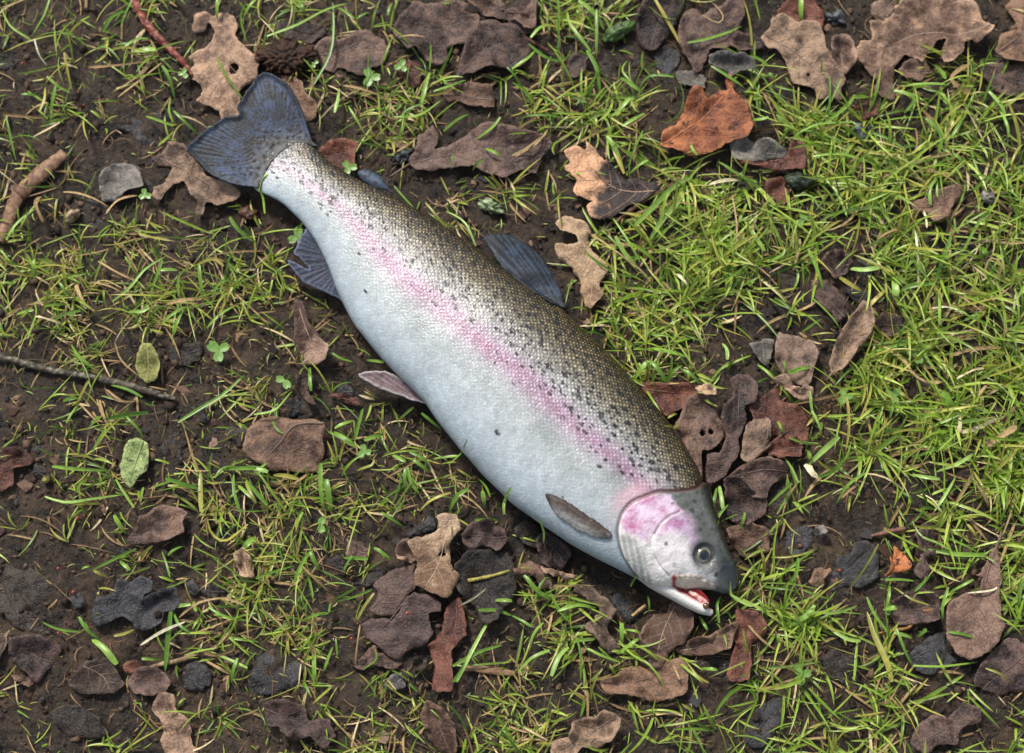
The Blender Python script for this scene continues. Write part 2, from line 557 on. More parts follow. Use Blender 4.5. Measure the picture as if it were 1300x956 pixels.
d_op = hfield(lambda p_: segdist(p_, op_edge), 1.0)
in_head = hfield(lambda p_: inpoly(p_, headpoly).astype(float), 0.0) > 0.5
d_pre = hfield(lambda p_: segdist(p_, pre_edge), 1.0)
sd_op = np.where(in_head, d_op, -d_op)                       # + on the gill cover
head = sstep(-0.0006, 0.0006, sd_op)


def soft(poly_s, w=0.003):
    """soft mask of a patch drawn on the head"""
    pl = spline(uh(poly_s), 0.001)
    d = hfield(lambda p_: segdist(p_, pl, True) * np.where(inpoly(p_, pl), 1, -1), -1.0)
    jit = 0.0012 * vnoise(LX * 420, LY * 420, 77)
    return sstep(-w / 2, w / 2, d + jit)


# --- scales: rounded plates in offset rows, each overlapping the next one towards the tail
sw_, sh_, sr_ = 0.0029, 0.00172, 0.00178
wx = LX + 0.0010 * vnoise(LX * 55, gir * 55, 3); wg = gir + 0.0010 * vnoise(LX * 55, gir * 55, 4)
k0 = np.floor(wx / sh_)
ee = np.full_like(LX, 1.0); ip = np.zeros_like(LX); iq = np.zeros_like(LX); done = np.zeros(LX.shape, bool); ex_ = np.zeros_like(LX); ey_ = np.zeros_like(LX)
for dk in (1, 0, -1):
    kk_ = k0 + dk
    off = (kk_ % 2) * .5
    jj = np.round(wg / sw_ - off)
    jx = .13 * (hash2(kk_, jj, 53) - .5) * sw_; jy = .13 * (hash2(kk_, jj, 54) - .5) * sw_
    ddx = wx - kk_ * sh_ - jx; ddy = wg - (jj + off) * sw_ - jy
    dd = np.hypot(ddx, ddy) / (sr_ * (.95 + .12 * hash2(kk_, jj, 55)))
    hit = (dd < 1) & ~done
    ee = np.where(hit, dd, ee); ip = np.where(hit, kk_, ip); iq = np.where(hit, jj, iq); ex_ = np.where(hit, -ddx / sr_, ex_); ey_ = np.where(hit, ddy / sr_, ey_); done |= hit
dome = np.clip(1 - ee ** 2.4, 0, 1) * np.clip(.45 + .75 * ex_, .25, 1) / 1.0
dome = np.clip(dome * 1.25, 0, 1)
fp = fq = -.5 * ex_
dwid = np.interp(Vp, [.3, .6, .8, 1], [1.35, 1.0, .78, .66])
glint_dot = np.exp(-((ex_ - .42) / (.38 * dwid)) ** 2 - (ey_ / (.48 * dwid)) ** 2)  # bright specular dot of each scale, used below as painted colour
cellr = hash2(ip, iq, 51); cellr2 = hash2(ip, iq, 52)
scal = (1 - head) * sstep(0.0, 0.03, U)
relief = np.interp(Vv, [0, .3, .5, .75, 1], [.02, .05, .17, .34, .40]) * 1e-3
disp = scal * relief * (dome + 0.35 * (cellr - .5) - 0.25 * (fp + fq))
# --- head relief
disp += 0.0011 * sstep(-0.0004, 0.0014, sd_op) * top - 0.0012 * np.exp(-(sd_op + 0.0006) ** 2 / (2 * 0.0007 ** 2)) * top * (d_op < 0.01)
disp += -0.0006 * np.exp(-d_pre ** 2 / (2 * 0.0006 ** 2)) * top * head
ck_pl = np.vstack([pre_edge, uh("900,760 1000,640 960,420 860,330")])
ck_d = hfield(lambda p_: segdist(p_, pre_edge) * np.where(inpoly(p_, ck_pl), 1, -1), 0.0)
disp += .0008 * sstep(-.0003, .0009, ck_d) * sstep(.02, .004, np.abs(ck_d)) * top * head * (d_pre < .03)
eye_c = FL((894, 704.5)); dey = np.sqrt((LX - eye_c[0]) ** 2 + (LY - eye_c[1]) ** 2)
disp += top * head * (0.0004 * np.exp(-(dey - 0.0085) ** 2 / (2 * 0.0018 ** 2)) - 0.0014 * sstep(0.0078, 0.0055, dey))
mx_m = soft("730,655 790,648 860,662 945,700 950,722 900,728 850,726 780,724 742,700", 0.0022) * top
disp += 0.0007 * mx_m
gill_m = soft("448,460 520,480 570,560 600,640 640,740 560,690 500,620 460,560", 0.004) * top
stripe_g = np.sin((P2 @ np.array((0.55, 0.835))) * 2 * math.pi / 0.0034)
disp += gill_m * 0.00018 * stripe_g
disp += head * top * (0.0004 * fbm(LX * 200, LY * 200, 9, 4) + .0009 * fbm(LX * 55, LY * 55, 10, 2))
disp += (1 - head) * 0.0007 * fbm(LX * 35, gir * 35, 14, 2)
P3 = P3 + NN * disp[..., None]

# --- colouring of the skin, with a highlight painted on every scale
vk = [0, .12, .30, .42, .48, .55, .62, .70, .80, .90, 1.0]
# where the stripe sits along the fish
vst = np.interp(U, [0, .15, .35, .55, .72, .85], [.49, .49, .49, .515, .565, .585])
vs_ = Vp + (0.50 - vst) * np.clip(1 - np.abs(Vp - .5) * 2, 0, 1) + 0.018 * fbm(LX * 60, gir * 60, 71, 3)
glint_h = ["adb9c1", "b7c1c6", "bec4c5", "c1c4c4", "d6cdd0", "cfcccd", "cbcac6", "c2bcac", "b5a887", "9c8a62", "786a48"]
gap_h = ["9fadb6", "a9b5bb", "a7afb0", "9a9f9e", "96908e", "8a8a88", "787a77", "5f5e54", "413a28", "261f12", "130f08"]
glint_col = np.stack([np.interp(vs_, vk, [lin(h)[c] for h in glint_h]) for c in range(3)], -1)
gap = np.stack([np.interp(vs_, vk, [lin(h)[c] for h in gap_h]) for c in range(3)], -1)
hl = np.clip(glint_dot * (.45 + .95 * cellr ** 1.4) * np.interp(fbm(LX * 45, gir * 45, 61, 3), [-.5, .5], [.75, 1.15]), 0, 1)[..., None]
col = gap + (glint_col - gap) * hl  # skin tone brightened to the painted glint on each scale
col *= (0.86 + 0.28 * cellr2[..., None] * np.interp(Vp, [0, .4, .6, 1], [.2, .5, 1, 1])[..., None])
# pink band
sw = np.interp(U, [0, .12, .3, .5, .7, .84, .9], [.085, .085, .09, .08, .07, .055, .05])
sk = np.exp(-((vs_ - .5) / sw) ** 2 * 1.1) * np.interp(U, [0, .06, .16, .3, .6, .8, .9], [.4, .55, .8, 1, 1, .85, .4])
sk *= 0.85 + 0.35 * fbm(LX * 90, gir * 120, 81, 3)
sk = np.clip(sk, 0, 1)[..., None]
pink = lin("7c4b6b") + (lin("c6a9c5") - lin("7c4b6b")) * np.clip(glint_dot * (.4 + .9 * cellr), 0, 1)[..., None]  # lavender scale highlights painted into the band as well
red = lin("91506a")
pink = pink + (red - pink) * (0.55 * sstep(.15, .6, vnoise(LX * 300, gir * 300, 83)) * np.exp(-((vs_ - .5) / (sw * .45)) ** 2))[..., None]
col = col + (pink - col) * sk * 0.95
lav = lin("b7a3bd")
lv = (np.exp(-((vs_ - .55) / .16) ** 2) * np.interp(U, [0, .1, .3, .4, .7, .85], [.45, .5, .25, .12, .3, .5]))[..., None]
col = col + (lav * (0.5 + 0.6 * hl) - col) * lv * 0.45
# grey-green clouding on the flank
cl = sstep(.05, .6, fbm(LX * 40, gir * 55, 91, 4)) * np.exp(-((vs_ - .40) / .13) ** 2)
col = col * (1 - 0.28 * cl[..., None] * np.array((1, .92, .96)))
col *= (1 + 0.10 * fbm(LX * 160, gir * 160, 95, 3))[..., None]
gr = fbm(LX * 420, gir * 300, 97, 3) * sstep(.5, .3, vs_)
col *= (1 + .16 * gr)[..., None]
# dark spots
spots = np.zeros_like(LX)
for (cs, seed, rmin, rmax, pk) in ((0.0052, 101, .0008, .0015, .9), (0.0078, 131, .0010, .0021, .9), (0.0038, 151, .0005, .0010, .65)):
    cx, cy = np.floor(LX / cs), np.floor(gir / cs)
    for ax in (-1, 0, 1):
        for ay in (-1, 0, 1):
            hx, hy = cx + ax, cy + ay
            px_ = (hx + .15 + .7 * hash2(hx, hy, seed)) * cs; py_ = (hy + .15 + .7 * hash2(hx, hy, seed + 1)) * cs
            rr_ = rmin + (rmax - rmin) * hash2(hx, hy, seed + 2) ** 1.5
            vsp = Vp
            prob = pk * np.interp(vsp, [0, .22, .40, .5, .58, .68, .9, 1], [0, .003, .012, .10, .36, .9, .85, .6])
            prob = np.maximum(prob, pk * 0.9 * sstep(.22, .04, U) * sstep(.22, .5, vsp))
            on = hash2(hx, hy, seed + 3) < prob
            d_ = np.sqrt(((LX - px_) * 0.75) ** 2 + ((gir - py_) * 1.15) ** 2) + 0.0006 * vnoise(LX * 700, gir * 700, 19)
            spots = np.maximum(spots, on * sstep(1.15, .7, d_ / rr_) * (0.8 + .2 * hash2(hx, hy, seed + 4)))
spots *= (1 - head)
sc_ = lin("14161b") * np.ones_like(col)
col = col + (sc_ - col) * (spots * np.interp(dome, [0, .6, 1], [1, 1, .97]))[..., None]
tb = sstep(.045, .004, U + .006 * vnoise(LX * 300, gir * 300, 66))
col = col + (lin('565a62') * (.7 + .6 * hl) - col) * (tb * .85)[..., None]
# --- head colours
hd = np.zeros_like(col)
tq = sstep(.42, .66, Vp + 0.03 * fbm(LX * 120, LY * 120, 201, 3))
hd[:] = lin("dcd8d3")
hd += (lin("656863") - hd) * tq[..., None]
hd += (lin("24241f") - hd) * sstep(.84, .96, Vp)[..., None]
sn = sstep(FL((898, 716))[0], FL((934, 736))[0] - .002, LX) * sstep(.12, .5, Vp)
hd += (lin("30363a") - hd) * (0.9 * sn)[..., None]
m_sn = soft("955,470 985,540 1045,590 1085,680 1070,775 1000,785 965,735 950,690 955,640 985,590", 0.006) * top
hd += (lin("30373c") - hd) * (.85 * m_sn)[..., None]
m_op = soft("440,380 500,305 570,268 650,258 695,262 745,312 757,336 700,362 645,412 606,470 560,490 500,455 455,440", 0.0035) * top
opc = lin("bb82a3") + (lin("d9c3d6") - lin("bb82a3")) * sstep(-.25, .35, fbm(LX * 110, LY * 110, 205, 3) + .25 * sstep(0, .012, d_op))[..., None]
opc = opc + (lin("a95c7e") - opc) * (sstep(.0, .6, fbm(LX * 210, LY * 210, 208, 3)) * 0.6)[..., None]
hd += (opc - hd) * m_op[..., None]
m_ck = soft("757,345 800,372 826,405 822,465 855,470 812,525 790,470 740,450 690,455 640,470 628,440 660,400 700,368", 0.009) * top
ckc = lin("cfb3cd") + (lin("b67fa6") - lin("cfb3cd")) * sstep(-.1, .6, fbm(LX * 190, LY * 190, 209, 3))[..., None]
hd += (ckc - hd) * (m_ck * .9)[..., None]
m_c2 = soft("615,500 690,460 790,480 800,560 840,610 880,650 740,640 690,640 640,600", 0.008) * top
hd += (lin("e0dadb") - hd) * (m_c2 * .85)[..., None]
gc = lin("9b9c96") + (lin("bcbdb8") - lin("9b9c96")) * sstep(-.4, .6, stripe_g)[..., None]
hd += (gc - hd) * (gill_m * .85)[..., None]
m_or = soft("800,520 840,480 900,470 970,520 985,590 940,640 870,640 820,600", 0.004) * top
hd += (lin("4c5152") - hd) * (m_or * .6)[..., None]
hd += (lin("15161a") - hd) * (top * sstep(.0088, .0066, dey) * .7 * (0.5 + .5 * sstep(-.006, .004, -(LX - eye_c[0]) - .3 * (LY - eye_c[1]))))[..., None]
hd += (lin("cbbba9") - hd) * (mx_m * .9)[..., None]
mxe = soft("724,650 760,640 800,644 860,655 945,690 935,700 860,666 790,654 745,664 735,690", 0.0016) * top
hd += (lin("7a5a58") - hd) * (mxe * .35)[..., None]
m_rd = soft("730,650 718,680 730,716 762,748 806,752 800,728 770,714 748,694 738,670", 0.0016) * top
hd += (lin("8e1418") - hd) * (m_rd * .95)[..., None]
for (sx, sy, sr) in ((682, 505, 8), (727, 607, 9), (713, 298, 9), (745, 262, 10), (790, 300, 14), (818, 335, 13), (850, 370, 12), (830, 285, 12), (770, 250, 13),
                     (870, 345, 10), (880, 400, 11), (860, 430, 9), (905, 450, 10), (800, 250, 11), (842, 232, 12), (770, 210, 10), (893, 300, 12), (925, 420, 10), (880, 240, 11), (985, 640, 13), (1002, 612, 9), (955, 655, 10)):
    c_ = uh([(sx, sy)])[0]
    d_ = np.sqrt((LX - c_[0]) ** 2 + ((LY - c_[1]) * (1 + .3 * math.sin(sx))) ** 2) + .0006 * vnoise(LX * 600, LY * 600, 23)
    hd += (lin("2b2f36") - hd) * (top * (.55 + .25 * math.sin(sy)) * sstep(1.5, .6, d_ / (sr * PX / 4.157 * 1.05)))[..., None]
hd += (lin("3a3028") - hd) * (.85 * np.exp(-d_pre ** 2 / (2 * .00035 ** 2)) * top * (LY > uh([(640, 430)])[0][1] - .004))[..., None]
hd *= (1 + .2 * fbm(LX * 240, LY * 240, 215, 4) + .12 * fbm(LX * 900, LY * 900, 216, 2))[..., None]
col = col + (hd - col) * head[..., None]
edge = np.exp(-(sd_op + .0008) ** 2 / (2 * .0009 ** 2)) * top * (d_op < .01) * sstep(.30, .42, Vp)
col += (lin("6b3a38") - col) * (.8 * edge)[..., None]
edge2 = np.exp(-(sd_op + .0004) ** 2 / (2 * .0005 ** 2)) * top * (d_op < .01)
col += (lin("3b3130") - col) * (.75 * edge2)[..., None]
halo = np.exp(-(sd_op + .005) ** 2 / (2 * .004 ** 2)) * top * (d_op < .02) * (1 - head) * np.exp(-((Vp - .45) / .16) ** 2)
col += (lin("cfa4b0") - col) * (.7 * halo)[..., None]
# --- body mesh
xy = wor(P3[..., 0], P3[..., 1])
verts = np.concatenate([xy, P3[..., 2:]], -1).reshape(-1, 3)
i, j = np.meshgrid(np.arange(NS - 1), np.arange(NR), indexing='ij')
quads = np.stack([i * NR + j, i * NR + (j + 1) % NR, (i + 1) * NR + (j + 1) % NR, (i + 1) * NR + j], -1).reshape(-1, 4)
c0 = len(verts)
caps = np.stack([xy[0].mean(0), xy[-1].mean(0)]); capz = np.array([[P3[0, :, 2].mean()], [P3[-1, :, 2].mean()]])
verts = np.vstack([verts, np.hstack([caps, capz])])
kk = np.arange(NR)
tris = np.vstack([np.stack([np.full(NR, c0), (kk + 1) % NR, kk], 1), np.stack([np.full(NR, c0 + 1), (NS - 1) * NR + kk, (NS - 1) * NR + (kk + 1) % NR], 1)])
cols = np.vstack([col.reshape(-1, 3), col[0].mean(0)[None], col[-1].mean(0)[None]])
# lower jaw, grown out of the throat and kept in the same mesh
jc = spline(jaw_px, 2.0, False); jw = np.interp(np.linspace(0, 1, len(jc)), np.linspace(0, 1, len(jaw_w)), jaw_w)
jw[-1] = 0.0006
jz = np.interp(np.linspace(0, 1, len(jc)), [0, .3, .6, 1], [.014, .0165, .0175, .018])
jp = np.hstack([W(jc[:, 0], jc[:, 1], .026), jz[:, None]])
jt = np.gradient(jp[:, :2], axis=0); jt /= np.linalg.norm(jt, axis=1)[:, None]
js = np.stack([jt[:, 1], -jt[:, 0]], -1)
SEG = 28
aa = np.linspace(0, 2 * math.pi, SEG, endpoint=False)
jb = np.interp(np.linspace(0, 1, len(jc)), [0, .3, .6, .9, 1], [.004, .008, .0065, .0055, .001])
jv = np.concatenate([jp[:, None, :2] + jw[:, None, None] * np.cos(aa)[None, :, None] * js[:, None], (jp[:, 2][:, None] + jb[:, None] * np.sin(aa)[None])[..., None]], -1)
# cos>0 is one side: find which side faces the mouth
mouth_side = np.sign(((W(885, 752, .026) - jp[len(jc) // 2, :2]) @ js[len(jc) // 2]))
side = np.cos(aa)[None] * mouth_side * np.ones((len(jc), 1))
ja = np.linspace(0, 1, len(jc))[:, None] * np.ones((1, SEG))
jcol = np.ones((len(jc), SEG, 3)) * lin("dcdad6")
jcol += (lin("9a1f1f") - jcol) * (sstep(.25, .8, side + .25 * vnoise(ja * 14, aa[None] * 2, 5)) * sstep(.42, .55, ja) * sstep(1.0, .93, ja))[..., None]
jcol += (lin("a9a4a0") - jcol) * (.5 * sstep(.2, -.9, side))[..., None]
jo = len(verts)
verts = np.vstack([verts, jv.reshape(-1, 3)])
i, j = np.meshgrid(np.arange(len(jc) - 1), np.arange(SEG), indexing='ij')
jq = jo + np.stack([i * SEG + j, i * SEG + (j + 1) % SEG, (i + 1) * SEG + (j + 1) % SEG, (i + 1) * SEG + j], -1).reshape(-1, 4)
cols = np.vstack([cols, jcol.reshape(-1, 3)])
me = mesh_np("body", verts, [np.vstack([quads, jq]), tris])
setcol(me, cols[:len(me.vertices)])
trout.location = (*wor(np.array(.16), np.array(0.0)), 0)
TL = np.array(trout.location)


def tpart(name, me, mat, parent=None):
    """a part of the trout, its points given in the place's coordinates"""
    co = np.empty(len(me.vertices) * 3, np.float32); me.vertices.foreach_get("co", co)
    me.vertices.foreach_set("co", (co.reshape(-1, 3) - TL.astype(np.float32)).ravel())
    me.update()
    return link(name, me, mat, parent or trout)


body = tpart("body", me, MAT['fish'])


def fill2d(poly, step, holes=(), edge_step=None):
    """triangles filling an outline, with inner points; metres"""
    mn, mx = poly.min(0), poly.max(0)
    gx_, gy_ = np.meshgrid(np.arange(mn[0], mx[0], step), np.arange(mn[1], mx[1], step * .87), indexing='ij')
    gx_ = gx_ + (np.arange(gx_.shape[1]) % 2)[None] * step * .5
    pts = np.stack([gx_.ravel(), gy_.ravel()], -1)
    pts = pts + rng.uniform(-.15, .15, pts.shape) * step
    k = inpoly(pts, poly); pts = pts[k]
    if len(pts):
        d = segdist(pts, poly, True)
        for h in holes:
            d = np.minimum(d, segdist(pts, h, True) * np.where(inpoly(pts, h), -1, 1))
        pts = pts[d > step * .45]
    vv = [poly]; ed = [(a, (a + 1) % len(poly)) for a in range(len(poly))]; n = len(poly)
    for h in holes:
        vv.append(h); ed += [(n + a, n + (a + 1) % len(h)) for a in range(len(h))]; n += len(h)
    vv.append(pts)
    allp = np.vstack(vv)
    r = geometry.delaunay_2d_cdt([Vector(p_) for p_ in allp.tolist()], ed, [], 0, 1e-7)
    v = np.array([(p_.x, p_.y) for p_ in r[0]]); f = np.array([t for t in r[2] if len(t) == 3], int)
    cen = v[f].mean(1)
    k = inpoly(cen, poly)
    for h in holes:
        k &= ~inpoly(cen, h)
    f = f[k]
    a = v[f]
    ar = (a[:, 1, 0] - a[:, 0, 0]) * (a[:, 2, 1] - a[:, 0, 1]) - (a[:, 1, 1] - a[:, 0, 1]) * (a[:, 2, 0] - a[:, 0, 0])
    f = f[np.abs(ar) > 1e-12]; ar = ar[np.abs(ar) > 1e-12]
    f[ar < 0] = f[ar < 0][:, ::-1]
    used = np.unique(f); remap = np.full(len(v), -1); remap[used] = np.arange(len(used))
    return v[used], remap[f]


def fin(name, px, hub, zfun, colfun, rays=40, zpl=.014, thick=.0009, ridge=.00016, step=.001):
    pl = spline(W(px[:, 0], px[:, 1], zpl), .0012)
    ph_ = np.arange(len(pl))[:, None] * .31
    pl = pl + .00045 * np.hstack([vnoise(ph_, ph_ * 0 + 2.5, 3), vnoise(ph_, ph_ * 0 + 7.5, 4)]) + rng.normal(0, .00012, pl.shape)
    v, f = fill2d(pl, step)
    hb = W(hub[0], hub[1], zpl)
    d = v - hb; an = np.arctan2(d[:, 1], d[:, 0]); rad = np.linalg.norm(d, axis=1)
    de = segdist(v, pl, True)
    wv = np.sin(an * rays + 1.2 * vnoise(rad * 30, an * 3, 6) + 2 * vnoise(rad * 12 + 9, an * 14, 8))
    z = zfun(v, de) + ridge * wv * sstep(0, .002, de)
    me = mesh_np(name, np.hstack([v, z[:, None]]), f)
    setcol(me, colfun(v, de, an, rad, wv))
    o = tpart(name, me, MAT['fin'])
    s = o.modifiers.new("thickness", 'SOLIDIFY'); s.thickness = thick; s.offset = 0
    return o


def spotmask(v, cs, seed, r0, r1, pr):
    cx, cy = np.floor(v[:, 0] / cs), np.floor(v[:, 1] / cs); out = np.zeros(len(v))
    for ax in (-1, 0, 1):
        for ay in (-1, 0, 1):
            hx, hy = cx + ax, cy + ay
            d_ = np.hypot(v[:, 0] - (hx + .2 + .6 * hash2(hx, hy, seed)) * cs, v[:, 1] - (hy + .2 + .6 * hash2(hx, hy, seed + 1)) * cs)
            out = np.maximum(out, (hash2(hx, hy, seed + 3) < pr) * sstep(1.2, .6, d_ / (r0 + (r1 - r0) * hash2(hx, hy, seed + 2))))
    return out


def mixl(a, b, t):
    return a + (b - a) * t[:, None]


caud_px = TP('X', "800,470 770,440 742,360 702,235 640,130 570,76 510,58 462,80 430,130 390,190 358,250 366,298 330,300 262,320 150,398 76,478 128,540 200,612 272,656 362,682 440,692 480,690 520,600 600,500 700,450")


def caud_col(v, de, an, rad, wv):
    n = vnoise(v[:, 0] * 160, v[:, 1] * 160, 33)
    c = mixl(lin("141c27"), lin("304463"), sstep(-.5, .7, n + .5 * wv))
    lower = sstep(.0, .02, (W(296, 190, .014) - v) @ np.array((.35, .93)))
    c = mixl(c, np.broadcast_to(lin("45597a"), c.shape), .45 * lower * sstep(.06, .03, rad))
    c = mixl(c, np.broadcast_to(lin("121823"), c.shape), .75 * sstep(.005, .0005, de) * sstep(.03, .045, rad))
    c = mixl(c, np.broadcast_to(lin("6b6a66"), c.shape), .75 * sstep(.030, .014, rad + .004 * wv))
    sp = spotmask(v, .0042, 300, .0010, .0018, .85) * sstep(.072, .054, rad)
    return mixl(c, np.broadcast_to(lin("0b0d13"), c.shape), .95 * sp)


fin("caudal_fin", caud_px, (362, 214), lambda v, de: .0145 + .0022 * vnoise(v[:, 0] * 24 + 3, v[:, 1] * 24, 12) + .001 * sstep(.004, 0, de), caud_col, 120, .014)
dors_px = TP('V', "640,178 600,135 568,80 543,32 575,20 625,16 690,45 745,85 790,150 825,220 846,285 848,305 800,295 740,262 690,222")


def dors_col(v, de, an, rad, wv):
    c = mixl(lin("1c232b"), lin("3c4a5c"), sstep(-.6, .9, vnoise(v[:, 0] * 120, v[:, 1] * 120, 35) + .6 * wv))
    c = mixl(c, np.broadcast_to(lin("2c3440"), c.shape), .6 * sstep(.0025, .0003, de))
    return mixl(c, np.broadcast_to(lin("1d2129"), c.shape), .7 * spotmask(v, .0058, 310, .0012, .0024, .8))


bx_, by_ = W(630, 336, .02), W(712, 392, .02)


def dors_z(v, de):
    d = segdist(v, np.array([bx_, by_]))
    bt = body_top(v)
    z = .024 - .010 * sstep(0, .03, d) + .001 * vnoise(v[:, 0] * 60, v[:, 1] * 60, 4)
    return np.where(np.isnan(bt), z, np.maximum(z, np.nan_to_num(bt) + .0012))


fin("dorsal_fin", dors_px, (760, 470), dors_z, dors_col, 170, .02)
adip_px = TP('X', "1215,722 1165,705 1110,688 1060,662 1028,628 1024,606 1060,596 1110,608 1150,640 1190,690")
fin("adipose_fin", adip_px, (540, 280), lambda v, de: .019 + .0015 * sstep(0, .003, de),
    lambda v, de, an, rad, wv: mixl(mixl(lin("38434f"), lin("54657a"), sstep(0, .004, de)), np.broadcast_to(lin("22262d"), (len(v), 3)), .7 * spotmask(v, .004, 320, .001, .0018, .8)), 30, .018, .0022, .0001)
anal_px = TP('T', "160,40 128,62 100,115 84,150 118,180 158,228 110,205 60,186 78,225 130,285 220,330 300,364 330,392 330,300 260,160")
fin("anal_fin", anal_px, (440, 330), lambda v, de: .0125 + .0016 * vnoise(v[:, 0] * 50, v[:, 1] * 50, 3),
    lambda v, de, an, rad, wv: mixl(mixl(lin("232838"), lin("424c66"), sstep(-.7, .8, wv + .6 * vnoise(v[:, 0] * 90, v[:, 1] * 90, 2))), np.broadcast_to(lin("7f8aa3"), (len(v), 3)), .6 * sstep(.0015, .0002, de)), 50, .013)
pel_px = TP('T', "388,724 405,714 440,708 480,705 520,708 570,730 620,760 670,795 715,832 735,860 700,856 630,836 560,812 500,790 445,764 405,742")
fin("pelvic_fin", pel_px, (575, 532), lambda v, de: .016 + .002 * vnoise(v[:, 0] * 40, v[:, 1] * 40, 7) + .001 * sstep(.003, 0, de),
    lambda v, de, an, rad, wv: mixl(mixl(lin("6a5558"), lin("8d797c"), sstep(-.8, .8, wv)), np.broadcast_to(lin("c3bcbc"), (len(v), 3)), .75 * sstep(.0016, .0003, de)), 130, .016)
pec_px = TP('U', "52,248 100,262 155,288 215,325 270,362 330,402 385,440 398,468 375,478 310,470 250,448 190,412 130,372 92,330 68,285")


def pec_z(v, de):
    bt = body_top(v)
    return np.nan_to_num(bt, nan=.03) + .0013 + .0014 * sstep(0, .003, de)


def pec_col(v, de, an, rad, wv):
    q_ = loc2(v); mid_l = np.interp(q_[:, 0], FL(TP('U', "55,250 390,460"))[:, 0], FL(TP('U', "55,250 390,460"))[:, 1])
    s_ = sstep(-.0075, .0005, q_[:, 1] - mid_l + .0008 * wv)
    c = mixl(lin("bdbab6"), lin("51443c"), s_)
    c = mixl(c, np.broadcast_to(lin("c2c2c0"), c.shape), .8 * sstep(.012, .002, rad - .008))
    c = mixl(c, np.broadcast_to(lin("231e1d"), c.shape), .75 * sstep(.0016, .0003, de) * s_)
    return c * (1 + .18 * wv)[:, None]


fin("pectoral_fin", pec_px, (800, 700), pec_z, pec_col, 90, .034, ridge=.00008)

# --- eye: ball, iris ring, pupil
er = .0061
ez = float(body_top(wor(eye_c[0], eye_c[1])[None])[0])
nrm = NN[np.argmin(np.abs(xs - eye_c[0])), np.argmin(np.abs(LY[np.argmin(np.abs(xs - eye_c[0])), :NT] - eye_c[1]))]
nw = np.array([*(nrm[0] * EX + nrm[1] * EY), nrm[2]])
nw = nw + np.array((0, 0, .6)); nw /= np.linalg.norm(nw)
ec = np.array([*wor(eye_c[0], eye_c[1]), ez + .0002]) - nw * .0040


def ball(name, center, n, R, a0, a1, colf, mat, squash=1.0, rings=14, seg=40):
    """part of a ball between polar angles a0 and a1 about the axis n"""
    t1 = np.cross(n, (0, 1, 0.0)); t1 /= np.linalg.norm(t1); t2 = np.cross(n, t1)
    ph = np.linspace(a0, a1, rings); az = np.linspace(0, 2 * math.pi, seg, endpoint=False)
    v = center + R * (np.sin(ph)[:, None, None] * (np.cos(az)[None, :, None] * t1 + np.sin(az)[None, :, None] * t2) + squash * np.cos(ph)[:, None, None] * n)
    i, j = np.meshgrid(np.arange(rings - 1), np.arange(seg), indexing='ij')
    q = np.stack([i * seg + j, (i + 1) * seg + j, (i + 1) * seg + (j + 1) % seg, i * seg + (j + 1) % seg], -1).reshape(-1, 4)
    v = v.reshape(-1, 3)
    tr = []
    if a0 == 0:
        v = np.vstack([v, (center + R * squash * n)[None]])
        tr = [(len(v) - 1, k, (k + 1) % seg) for k in range(seg)]
    PH = np.repeat(ph, seg); AZ = np.tile(az, rings)
    c = colf(PH, AZ)
    if a0 == 0:
        c = np.vstack([c, c[:1]])
    me = mesh_np(name, v, [q, np.array(tr, int).reshape(-1, 3)])
    setcol(me, c)
    return me


MAT['eye'] = mat_attr("trout_eye", rough=.08, spec=.7, var=.2, vscale=1500, bdist=0.00002, bscale=1500, coat=1.0)
eye = tpart("eye", ball("eye", ec, nw, er, .0, 1.75, lambda p_, a: mixl(lin("7f8a88"), lin("1f2426"), sstep(.85, 1.15, p_)), MAT['eye'], .8), MAT['eye'])
tpart("iris", ball("iris", ec + nw * .00012, nw, er, .5, .98, lambda p_, a: mixl(mixl(lin("96884f"), lin("5a5b45"), sstep(.52, .7, p_ + .12 * np.sin(a * 3))), np.broadcast_to(lin("6f7b7a"), (len(p_), 3)), sstep(.72, .95, p_ + .1 * np.sin(a + 1))), MAT['eye'], .8), MAT['eye'], eye)
tpart("pupil", ball("pupil", ec + nw * .0002, nw, er, .0, .54, lambda p_, a: np.broadcast_to(lin("0d1724"), (len(p_), 3)), MAT['eye'], .8), MAT['eye'], eye)

# --- inside of the mouth and tongue
mo = spline(W(*TP('U', "730,652 720,680 732,716 764,750 800,772 848,806 874,836 905,838 920,802 900,768 872,740 846,722 784,706 748,682").T, .027), .001)
v, f = fill2d(mo, .0014)
de = segdist(v, mo, True)
me = mesh_np("mouth_lining", np.hstack([v, (.0222 - .0022 * sstep(0, .005, de) + .00015 * vnoise(v[:, 0] * 300, v[:, 1] * 300, 2))[:, None]]), f)
setcol(me, mixl(lin("7a0d10"), lin("bb2c2c"), sstep(-.3, .7, vnoise(v[:, 0] * 330, v[:, 1] * 330, 44))))
MAT['wet'] = mat_attr("wet_mouth", rough=.3, spec=.5, var=.4, vscale=500, bdist=.0001, bscale=600, coat=.25)
o = tpart("mouth_lining", me, MAT['wet']); o["label"] = "wet blood red inside of the open mouth"
s = o.modifiers.new("thickness", 'SOLIDIFY'); s.thickness = .0012
tg = np.hstack([W(*TP('U', "815,748 845,766 872,786 892,806 902,822").T, .027), np.array([[.0212], [.0218], [.0222], [.0224], [.0222]])])
v, q, t = tube(spline(tg, .001, False), np.linspace(.0012, .0024, len(spline(tg, .001, False))), 12, .7)
me = mesh_np("tongue", v, [q, t]); setcol(me, mixl(lin("dcb8b0"), lin("b5605c"), sstep(-.3, .5, vnoise(v[:, 0] * 500, v[:, 1] * 500, 2))))
tpart("tongue", me, MAT['wet'])
th_ = np.array([*W(*TP('U', [(898, 828)])[0], .024), .0242])
